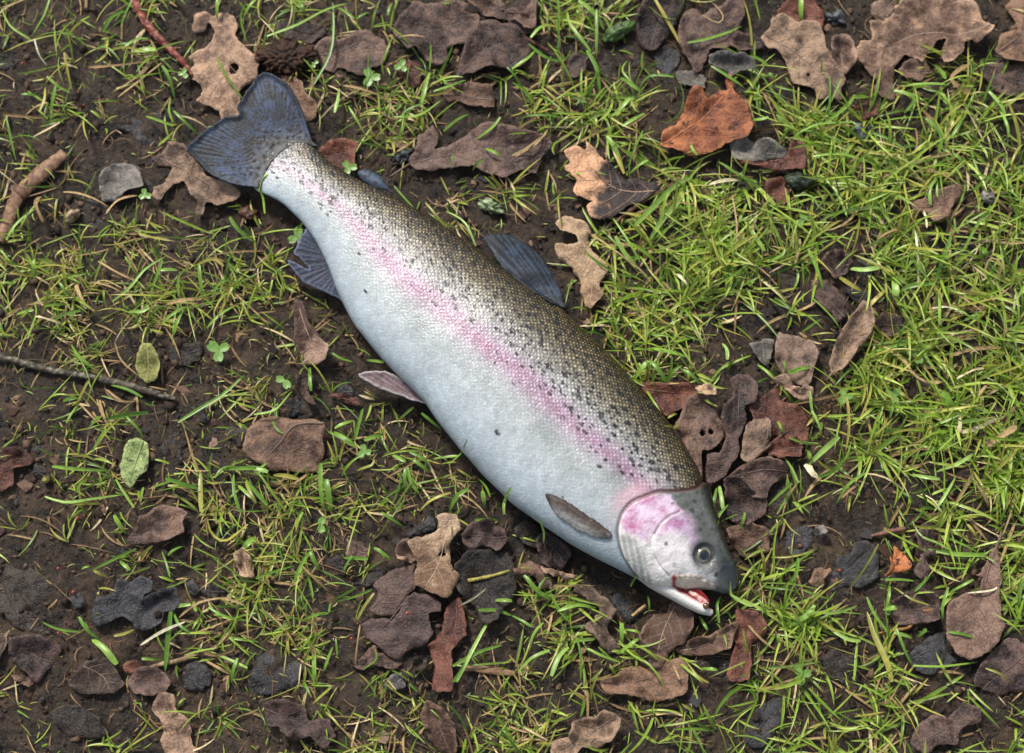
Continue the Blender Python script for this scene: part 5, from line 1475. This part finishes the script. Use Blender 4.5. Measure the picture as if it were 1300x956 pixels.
# blades traced one by one (the long or broad ones that stand out)
HERO = {
    'Y': "566,266 590,284 604,314|3l 540,258 556,278 574,298|3y 500,236 512,250 530,268|3 735,428 752,424 772,430|3 594,566 584,580 570,590|4 622,632 616,618 606,606|4 640,655 640,640 650,626|4l 925,640 912,655 905,672|4 330,246 334,232 342,226|6l 330,240 336,256 338,274|5 470,452 462,446 450,440|3 376,292 388,284 402,286|4 690,690 690,676 684,664|3l 800,745 806,734 812,728|3 860,540 850,548 838,550|4y 645,330 632,318 618,308|3",
    'U': "1015,705 1025,775 1080,815 1135,830|4l",
    'A': "0,30 60,140 160,210|3 265,-10 230,90 160,175|3 185,200 280,180 370,185 460,250|3 180,205 200,280 230,320|3w 310,120 370,180 450,240|3 460,240 540,240 610,310|3 640,40 570,90 525,170|5 750,180 690,200 630,245|4 665,250 720,256 790,250|8l 820,330 860,400 880,490|5 730,575 800,610 880,640|4 860,480 860,560 880,620|4 880,560 940,620 1010,680|4 1100,290 1150,380 1230,490|5 1105,-10 1097,80|5 30,590 50,680 70,800|3 590,480 700,410 820,315|3s 240,390 300,440 350,460|4 330,270 345,360 360,450|4y 285,440 265,520 250,600|5 450,345 620,330 810,285|4s 670,0 640,60 605,130|3 1240,0 1220,90 1250,210|4 1300,0 1230,80|4 0,570 120,590 220,600|5s 60,580 20,575 0,572|6s 100,100 170,130 200,60|2 110,480 200,482|4 220,430 225,500 200,570|4y",
    'B': "55,185 200,130 350,40 460,0|4 385,-10 390,150 370,280 290,430|4 285,370 290,450 350,520|4s 210,-5 245,60|6 885,195 885,280 880,350|3 1065,385 980,430 900,460|4 700,590 830,580 950,480|4 680,660 760,560 860,520|3 1240,590 1200,640 1115,690|4 820,470 920,470 1000,440|4y 420,430 415,500 400,570|5l 440,430 520,440 640,470|4s 720,440 725,500 720,560|7 880,350 860,430 840,520|6 470,540 530,640 560,690|3 1010,0 950,20|3 530,0 620,25|3y 410,20 500,95|4 515,95 580,50|4 690,0 670,80|4 520,570 630,575|5y 770,600 830,625|4s 950,660 1020,600 1080,560|4 1150,810 1100,850|4 1000,780 990,850|3 1160,740 1240,790|4 860,190 720,180|3s",
    'C': "95,190 150,130 220,110|5 85,220 160,280 240,300 310,250|4 280,30 300,130 400,260|5 380,250 430,350 450,480|6 235,-10 235,280|4 430,40 430,260|5 660,-10 760,90 830,100|4 720,-10 790,110 880,255|5y 890,220 1000,200 1100,160 1170,120|4 0,790 120,730 180,660|4s 850,400 870,480 850,580 780,625|2 480,690 530,770 570,860|6l 1020,0 1070,90 1040,130 960,80|2s 1120,300 1220,290 1300,340|4 550,380 600,430 660,470|5 590,290 560,360 640,460|3 500,600 560,540 620,500|6 560,640 640,590 680,560|5 480,560 520,580 600,500|6l 740,340 750,390|3s 820,390 700,380 650,430|4 0,350 80,300 120,240|5 0,400 60,450 110,520|5 260,460 340,500 380,520|3 1010,340 1100,400 1180,440|4 1210,600 1260,610 1300,600|5 1250,440 1240,520 1270,600|3 340,-5 420,60 470,130|6l 170,460 260,600|2s",
    'D': "165,-10 168,100|7 310,390 310,600|3 370,400 290,580|3 100,710 240,640 440,620|4l 430,490 550,490|5 850,310 900,400|8 1030,310 930,400 1040,480|8s 480,650 590,690 700,760|4 575,600 575,700 600,830|2s 1180,540 1210,640 1220,700|4 1120,460 1200,560 1210,620|5l 800,600 880,680 870,780|6 700,420 900,430|6l 690,690 720,760|4 1000,580 930,700|5 780,800 860,790 930,780|4s 940,780 1000,840|4 220,800 380,790 560,830|4 260,640 390,550 440,480|5 640,460 740,500 700,560|6 100,500 140,620|4s 0,380 40,420|5 40,590 90,640 80,700|6 30,640 60,740|6s 870,470 930,560|5",
    'E': "0,400 50,460 95,510|3 570,665 660,600 740,500 840,430|4 1015,480 1030,640|5 910,640 910,540 960,480|4 1170,240 1220,310 1300,360|6 225,685 340,670|4 0,565 65,563|3 30,350 80,270 170,180|4 840,670 930,660 1030,655|6s 375,560 440,700|7s 610,740 630,840|4 540,220 600,150 690,115|4s 460,580 530,560 620,600|3s 500,460 580,510 670,550|4s 640,440 690,520|3 740,660 790,560 830,460|4 530,610 535,690|3 1080,640 1130,570 1200,560|4 1000,470 1090,450 1140,490|5y 1050,800 1120,730 1190,680|4 140,850 180,720 160,650|3 180,740 300,770|7w 300,565 340,620 370,650|4 160,540 175,450|5 70,720 170,705|4 250,760 330,730 410,710|4 830,770 950,680|4 880,830 930,700|4 640,710 720,720 760,700|5l 820,510 900,500|5l 1250,820 1180,825 1300,800|5s 200,120 180,160 220,260|6s",
    'F': "270,635 400,650 540,650|5 235,790 340,820 470,800 620,770|4 900,405 1020,330 1130,260 1230,160|5 340,415 370,360 395,305|4 310,298 390,288|5 520,390 640,370 750,355|7 840,690 930,720 1060,750|6 1010,640 1020,860|7y 1130,640 1300,640|6 580,0 610,90 690,160|4s 100,180 130,230 280,225|3 460,560 500,500 540,440|4 430,690 390,770|4 640,380 700,440 720,480|4 720,730 710,810|4 580,690 640,780 680,840|4 550,210 640,240 720,280|5 540,240 620,300 680,290|4s 350,0 400,70 450,110|4 850,730 1000,740|5y 1240,700 1300,820|5y 1180,660 1190,760 1220,860|5 1090,690 1130,640 1190,620|4",
    'G': "205,550 300,590 420,605|4 405,530 450,600 500,640|5 460,640 530,690 595,770|9 460,290 570,240 690,180|5 705,670 830,600 940,555|5w 830,800 845,680 865,500|7 840,480 970,465|5l 980,280 1080,350 1180,410 1290,530|3 870,490 910,570 960,605|4 900,530 1000,460 1140,435 1240,470|4s 580,10 630,100|7 640,245 720,205 770,165|5y 600,240 660,290|5 580,625 630,615 675,590|4y 810,190 840,250 860,325|3 850,215 920,165|5 1040,0 1060,90 1140,145 1260,60|5y 1290,120 1240,180|8l 1110,230 1105,350|3 1060,480 1150,530 1280,550|4 1050,700 1150,740 1260,790|4 1170,860 1210,740|5 720,740 790,745|4 975,445 1000,500|6 970,280 1050,250|3 480,295 540,325|4y 410,290 460,275|3 1020,700 1100,720 1190,690|7s",
    'I': "195,350 240,250 290,175|5 275,200 300,250 320,290|6 225,550 300,520 370,510|4 380,445 440,420 510,380|5 380,450 375,510|4 0,335 90,300 190,265|4 640,0 750,70|4 1000,860 1060,780 1130,640|6 1130,495 1220,495 1300,520|5 1040,470 1110,430 1170,380|4w 20,490 70,530 120,580|3 80,610 155,570|3l 400,450 500,425 590,390|4 600,410 550,480 510,550|4y 440,225 570,235|5 600,180 690,240|5 440,300 490,220|4 350,800 390,680|4 300,700 305,850|4 540,800 615,750 610,695|4 240,0 200,90|5l 1000,780 1130,710 1250,670|5 1200,520 1130,640 1020,860|5l 1210,445 1300,450|5l 1115,40 1230,35|5 230,265 370,400|4s 100,330 130,290|3 530,570 500,780|3s",
    'J': "0,520 100,580|4 540,715 640,640|5 560,560 560,660|7 190,400 240,500 300,560|5 60,320 130,400 200,440|6 110,480 130,400 170,330|4 30,810 100,740 190,700|5 200,830 240,730 290,680|7l 350,850 350,720 330,640|4 230,500 330,470 430,480|5 380,690 460,730 560,760|4 440,680 540,770|4 90,700 110,620 160,560|5 300,650 420,640|5l 950,520 990,595|4 1050,560 1040,470 1065,420|4 1100,365 1110,420 1200,475 1250,460|4l 1250,440 1300,530|3 1180,0 1160,80|4 960,790 1040,800|5 880,745 940,830 1000,865|3y 690,420 700,500|3 820,770 850,850|3s 570,590 650,610|4 1060,45 1150,10|5",
    'K': "410,390 480,290 555,160|4y 735,40 770,120 860,160 920,195|3l 810,180 940,210 1100,215|6 650,590 690,700 740,775|4 735,778 880,782 1070,758|4 500,430 540,520 640,640|4 510,500 540,620 600,760 625,860|8y 905,605 1000,620 1085,645|4 0,790 130,775 270,755|4l 890,550 880,470 910,380|4l 1175,270 1190,330 1150,390 1000,410|3w 1280,480 1270,400 1290,330|9l 435,850 445,740 460,640|4 230,505 340,510 460,470|4l 170,390 240,420 330,440|3 100,580 200,520 235,470|8 60,680 50,620|5 310,580 400,640 470,650|5l 640,375 720,440 810,470|3y 590,345 660,340 750,345|4 620,360 600,470|4 680,200 740,240 775,255|5y 850,260 920,285 1000,285|3 740,400 830,310|4 590,490 650,485|7 800,590 760,630|5 640,610 740,635|5 1100,790 1170,820 1230,860|3y 930,400 1040,340|4 30,410 130,330 150,230|6 1010,60 1070,130|4y 880,120 1080,200|3",
    'M': "590,20 690,90 740,160 820,200 910,190|6s 970,460 1080,430 1170,380|7w 985,360 970,460|7w 820,430 900,400 970,370|4l 695,530 800,490 860,440|4s 890,250 915,285 950,340|13l 780,0 810,80 890,165|4l 730,670 800,690 870,700|5l 1040,700 1090,770 1130,830|5s 1160,680 1165,820|4l 240,690 330,650 410,570 470,540|5l 925,70 1040,40 1190,25|6s 210,620 230,680 250,690|8w 540,460 620,445 700,430|5 570,545 630,490 690,450|6 960,185 1050,140 1110,128|4w 1040,300 1110,220|5s 570,230 640,140|5y 870,440 920,520 980,580|5 750,580 860,540 940,520|5 860,655 960,620 1040,570|5l 990,740 1050,650|5s 830,780 920,740|6l 740,0 600,25 520,50|4 105,490 180,510 270,510|3l 350,820 400,730 490,670|4 370,795 420,750 460,720|4s 780,770 830,810 870,868|3w 680,770 740,820|4 100,160 200,130|5 840,860 960,680|4l 640,300 620,400|4l 1120,520 1260,430|10s 400,280 410,420 400,550|4y",
    'N': "260,0 340,100 395,230|4l 1160,0 1220,140 1280,280|6 740,310 755,450 765,590|4w 200,400 240,490 285,600|5 640,550 645,640|10l 360,545 420,580 480,605|6y 500,700 560,640 600,600|6y 680,700 740,800 780,868|4l 970,440 1050,290 1125,180|5 130,500 150,420 160,350|5s 240,270 320,220 420,200 560,190|5l 490,150 600,120 700,100|5l 410,490 480,510 560,500|7l 440,420 540,480 640,530|5y 820,180 815,100 870,20|5l 760,170 790,220 800,300|4w 840,600 870,480 920,340|6 870,600 870,780|5l 0,460 70,430 80,400|4 220,650 320,740 370,790|4l 170,820 280,740|4 1100,520 1120,450 1170,480 1160,560|4s 950,600 980,640 1080,715|3s 840,690 920,700 990,730|4w 1000,760 1090,720|5 1080,390 1100,440|7 130,130 210,130 260,190 330,205|3l 1040,100 1140,10|5 640,640 700,600 840,580|5 550,350 660,290|4s",
    'O': "620,550 720,450 830,340 920,290|8l 700,610 760,520 850,420|8l 525,600 570,680 640,745|6l 345,640 430,720 540,790 635,800|4 400,590 500,660 690,790|3s 500,480 560,580 650,730|3 1115,390 1140,560 1130,790|3s 1000,340 1070,325 1160,310|6w 1170,300 1210,320 1260,350|7l 1180,510 1230,610 1280,680|6 600,300 600,210 665,60|3 600,270 690,215|4 770,420 860,430 930,440|4s 1000,620 920,660 840,740|4 930,690 990,780 1020,815|4l 830,780 890,850|5w 900,110 920,170 940,190|4 1050,210 1150,290 1240,330|5 490,80 530,190 570,280|5y 0,190 80,150 175,70|4s 420,250 450,275 480,285|3",
    'H': "490,450 600,520|4 500,440 600,395|5 600,500 640,330|5 455,445 560,510 610,540|4 650,500 740,465|6 610,650 690,630 700,600|4y 790,570 860,610|5 865,640 890,720 930,770|5 860,640 855,750|5 900,600 980,660|5 1000,590 1130,580|4 930,860 990,810 1090,770|4y 1080,860 1120,790 1180,750|6 430,620 430,760 440,850|6 460,700 480,860|8 0,640 80,640 160,660|7l 180,670 260,680 320,700|6y 90,660 180,600 210,630|3 40,690 160,830|6 0,720 90,800|5 880,560 960,600 990,650|4 660,90 760,110|4 480,55 530,85 590,95|4 370,120 380,250|5 170,370 200,440 235,465|3 280,240 200,350 90,370|4l 1250,760 1260,830|6 820,390 900,330|4 940,360 1040,440|4",
    'L': "910,250 920,340 950,400|4l 920,350 980,470|4l 810,490 880,515 960,515|4l 900,540 905,600|8 910,620 970,560 1060,480|8l 960,690 1040,650 1110,570|5l 890,620 930,690|9w 650,110 700,160 730,190|4 750,400 768,460|4 640,210 700,180|4 800,155 930,120|5 265,145 310,180 360,220|5 100,100 150,160 195,225|6 90,100 50,150 20,190|7 120,40 210,55 300,75|6 470,0 490,40 490,95|5l 780,570 820,650 850,720|4l 700,830 760,770 820,720|4 780,100 790,160|3 455,720 470,850|6l 410,860 440,740|5 190,390 240,360|4y",
}
KINDC = {'': ("648f34", "93b84c"), 'l': ("86ac48", "a9c96a"), 'y': ("8c9440", "bdae58"), 's': ("8a6f4c", "b89c6e"), 'w': ("c5b78e", "d8d2b0")}
hv, hq, hcol = [], [], []
sv, sq, scol = [], [], []
nh = ns_ = 0
for t, s in HERO.items():
    cur = []
    for tok in s.split():
        if '|' in tok:
            pt, w_ = tok.split('|'); cur.append(tuple(float(a) for a in pt.split(',')))
            kd = w_[-1] if w_[-1].isalpha() else ''
            ww = float(w_.rstrip('lysw'))
            px = spline(TP(t, cur), 4.0, False); cur = []
            m_ = 9
            idx = np.linspace(0, len(px) - 1, m_)
            px = np.stack([np.interp(idx, np.arange(len(px)), px[:, a]) for a in (0, 1)], -1)
            rv = rng.uniform() < .5
            hgt = rng.uniform(.002, .006)
            zz = .0075 + hgt * np.sin(np.linspace(0.15, math.pi * .92, m_)) + (.003 * np.linspace(-1, 1, m_) * (1 if rv else -1))
            p2 = W(px[:, 0], px[:, 1], .010)
            if in_fish(p2).any():
                zz = zz + .004
                bt_ = np.nan_to_num(body_top(p2), nan=0.0)
                zz = np.maximum(zz, bt_ + .0015)
            p3 = np.hstack([p2, (Glow(p2[:, 0], p2[:, 1]) + zz)[:, None]])[None]
            dr = np.gradient(p3, axis=1); dr /= np.linalg.norm(dr, axis=2)[..., None]
            tt = np.linspace(0, 1, m_)
            if kd in 'sw' and kd:
                prof = np.clip(.75 + .35 * np.sin(tt * 9 + rng.uniform(0, 6)) * .4, .3, 1) * np.minimum(1, np.minimum(tt, 1 - tt) * 12 + .35)
            else:
                prof = np.minimum(1, .6 + 1.5 * tt) * np.sqrt(np.clip(1 - tt ** 3, .02, 1))
                if rv: prof = prof[::-1]
            v, q = ribbon(p3, dr, np.array([ww * PX / 2 * .95]), prof)
            a_, b_ = KINDC[kd]; h = rng.uniform(0, 1)
            c_ = lin(a_) + (lin(b_) - lin(a_)) * h
            c_ = np.broadcast_to(c_, (m_, 3)) * (1 + .15 * np.sin(tt * 5 + h * 9))[:, None]
            c_ = np.repeat(c_[:, None], 3, 1).reshape(-1, 3)
            if kd in ('s', 'w'):
                sv.append(v); sq.append(q + ns_); scol.append(c_); ns_ += len(v)
            else:
                hv.append(v); hq.append(q + nh); hcol.append(c_); nh += len(v)
        else:
            cur.append(tuple(float(a) for a in tok.split(',')))
emit("grass", "short bright green grass growing in tufts through the mud", "grass", ~sk_, MAT['grass'], (np.vstack(hv), np.vstack(hq), np.vstack(hcol)))
emit("dry_grass", "dry straw coloured grass blades mixed through the green grass", "dry grass", sk_, MAT['litter'], (np.vstack(sv), np.vstack(sq), np.vstack(scol)))

# thin root fibres and straw shreds on the mud
nf = 13000
X = rng.uniform(-330, 1630, nf); Y = rng.uniform(-300, 1250, nf)
fr_ = W(X, Y, .002)
k = ~in_fish(fr_)
fr_ = fr_[k]; nf = len(fr_)
faz = rng.uniform(0, 2 * math.pi, nf)
fL = rng.gamma(2.2, .0034, nf); fw = np.clip(rng.gamma(2, .00009, nf), .00008, .0006)
c, dirs = blades(fr_, faz, fL, fw, np.radians(rng.uniform(0, 14, nf)), np.radians(rng.uniform(0, 25, nf)), rng.normal(0, 1.1, nf), .0012)
k = drop_in_fish(c); c, dirs, wk = c[k], dirs[k], fw[k]
hs = rng.uniform(0, 1, (len(c), 1, 1)) ** 1.6
cc = (lin("33261c") + (lin("937656") - lin("33261c")) * hs) * np.ones((1, SEGB + 1, 1))
emit("plant_litter", "fine brown root fibres and plant shreds scattered on the mud", "litter", np.ones(len(c), bool), MAT['litter'])

# shreds of rotted leaf
nl_ = 3800
X = rng.uniform(-330, 1630, nl_); Y = rng.uniform(-300, 1250, nl_)
cp = W(X, Y, .002); cp = cp[~in_fish(cp)]; nl_ = len(cp); m_ = 7
a_ = np.linspace(0, 2 * math.pi, m_, endpoint=False)[None] + rng.uniform(0, 6, (nl_, 1))
rad_ = np.clip(rng.gamma(2.0, .00095, (nl_, 1)), .0006, .0065) * rng.uniform(.45, 1.15, (nl_, m_))
el = rng.uniform(.35, 1, (nl_, 1)); ro = rng.uniform(0, 6, (nl_, 1))
x_, y_ = np.cos(a_) * rad_, np.sin(a_) * rad_ * el
x_, y_ = x_ * np.cos(ro) - y_ * np.sin(ro), x_ * np.sin(ro) + y_ * np.cos(ro)
tl = rng.normal(0, .28, (nl_, 2))
zc_ = (Gfull(cp[:, 0], cp[:, 1]) + .0009)[:, None]
ring = np.stack([cp[:, :1] + x_, cp[:, 1:] + y_, zc_ + x_ * tl[:, :1] + y_ * tl[:, 1:] + rng.normal(0, .0003, x_.shape)], -1)
v = np.concatenate([ring, np.concatenate([cp, zc_ + .0004], 1)[:, None]], 1).reshape(-1, 3)
kk = np.arange(m_)
f = (np.stack([np.full(m_, m_), kk, (kk + 1) % m_], -1)[None] + (np.arange(nl_) * (m_ + 1))[:, None, None]).reshape(-1, 3)
pal_ = np.array([lin(h) for h in ("1f1a1a", "2b2628", "3a2c26", "5a4436", "7d6450", "2a2a2e", "4a322a")])
cl_ = np.repeat(pal_[rng.integers(0, len(pal_), nl_)][:, None] * rng.uniform(.7, 1.25, (nl_, 1, 1)), m_ + 1, 1)
me = mesh_np("leaf_shreds", v, f, False); setcol(me, cl_.reshape(-1, 3)[:len(me.vertices)])
tag(link("leaf_shreds", me, MAT['litter']), "small shreds of rotted dark leaf scattered over the mud", "litter", kind="stuff")

# crumbs of soil
nc = 26000
X = rng.uniform(-330, 1630, nc); Y = rng.uniform(-300, 1250, nc)
cp = W(X, Y, .002); k = ~in_fish(cp); cp = cp[k]; nc = len(cp)
bm = bmesh.new(); bmesh.ops.create_icosphere(bm, subdivisions=1, radius=1)
iv = np.array([q_.co[:] for q_ in bm.verts]); ifc = np.array([[q_.index for q_ in f_.verts] for f_ in bm.faces]); bm.free()
nv_ = len(iv)
sz_ = np.clip(rng.gamma(1.6, .00055, nc), .0003, .0034)
sc3 = sz_[:, None, None] * rng.uniform(.55, 1.2, (nc, 1, 3)) * (1 + .35 * rng.uniform(-1, 1, (nc, nv_, 1)))
v = iv[None] * sc3
v[:, :, 2] *= .75
gz = Gfull(cp[:, 0], cp[:, 1])
v = v + np.concatenate([cp, (gz + sz_ * .25)[:, None]], 1)[:, None]
f = (ifc[None] + (np.arange(nc) * nv_)[:, None, None]).reshape(-1, 3)
h = rng.uniform(0, 1, (nc, 1, 1)) ** 2
cl_ = (lin("261d17") + (lin("6b5543") - lin("261d17")) * h) * np.ones((1, nv_, 1))
me = mesh_np("soil_crumbs", v.reshape(-1, 3), f); setcol(me, cl_.reshape(-1, 3)[:len(me.vertices)])
tag(link("soil_crumbs", me, MAT['crumb']), "loose dark brown soil crumbs covering the mud", "soil", kind="stuff")
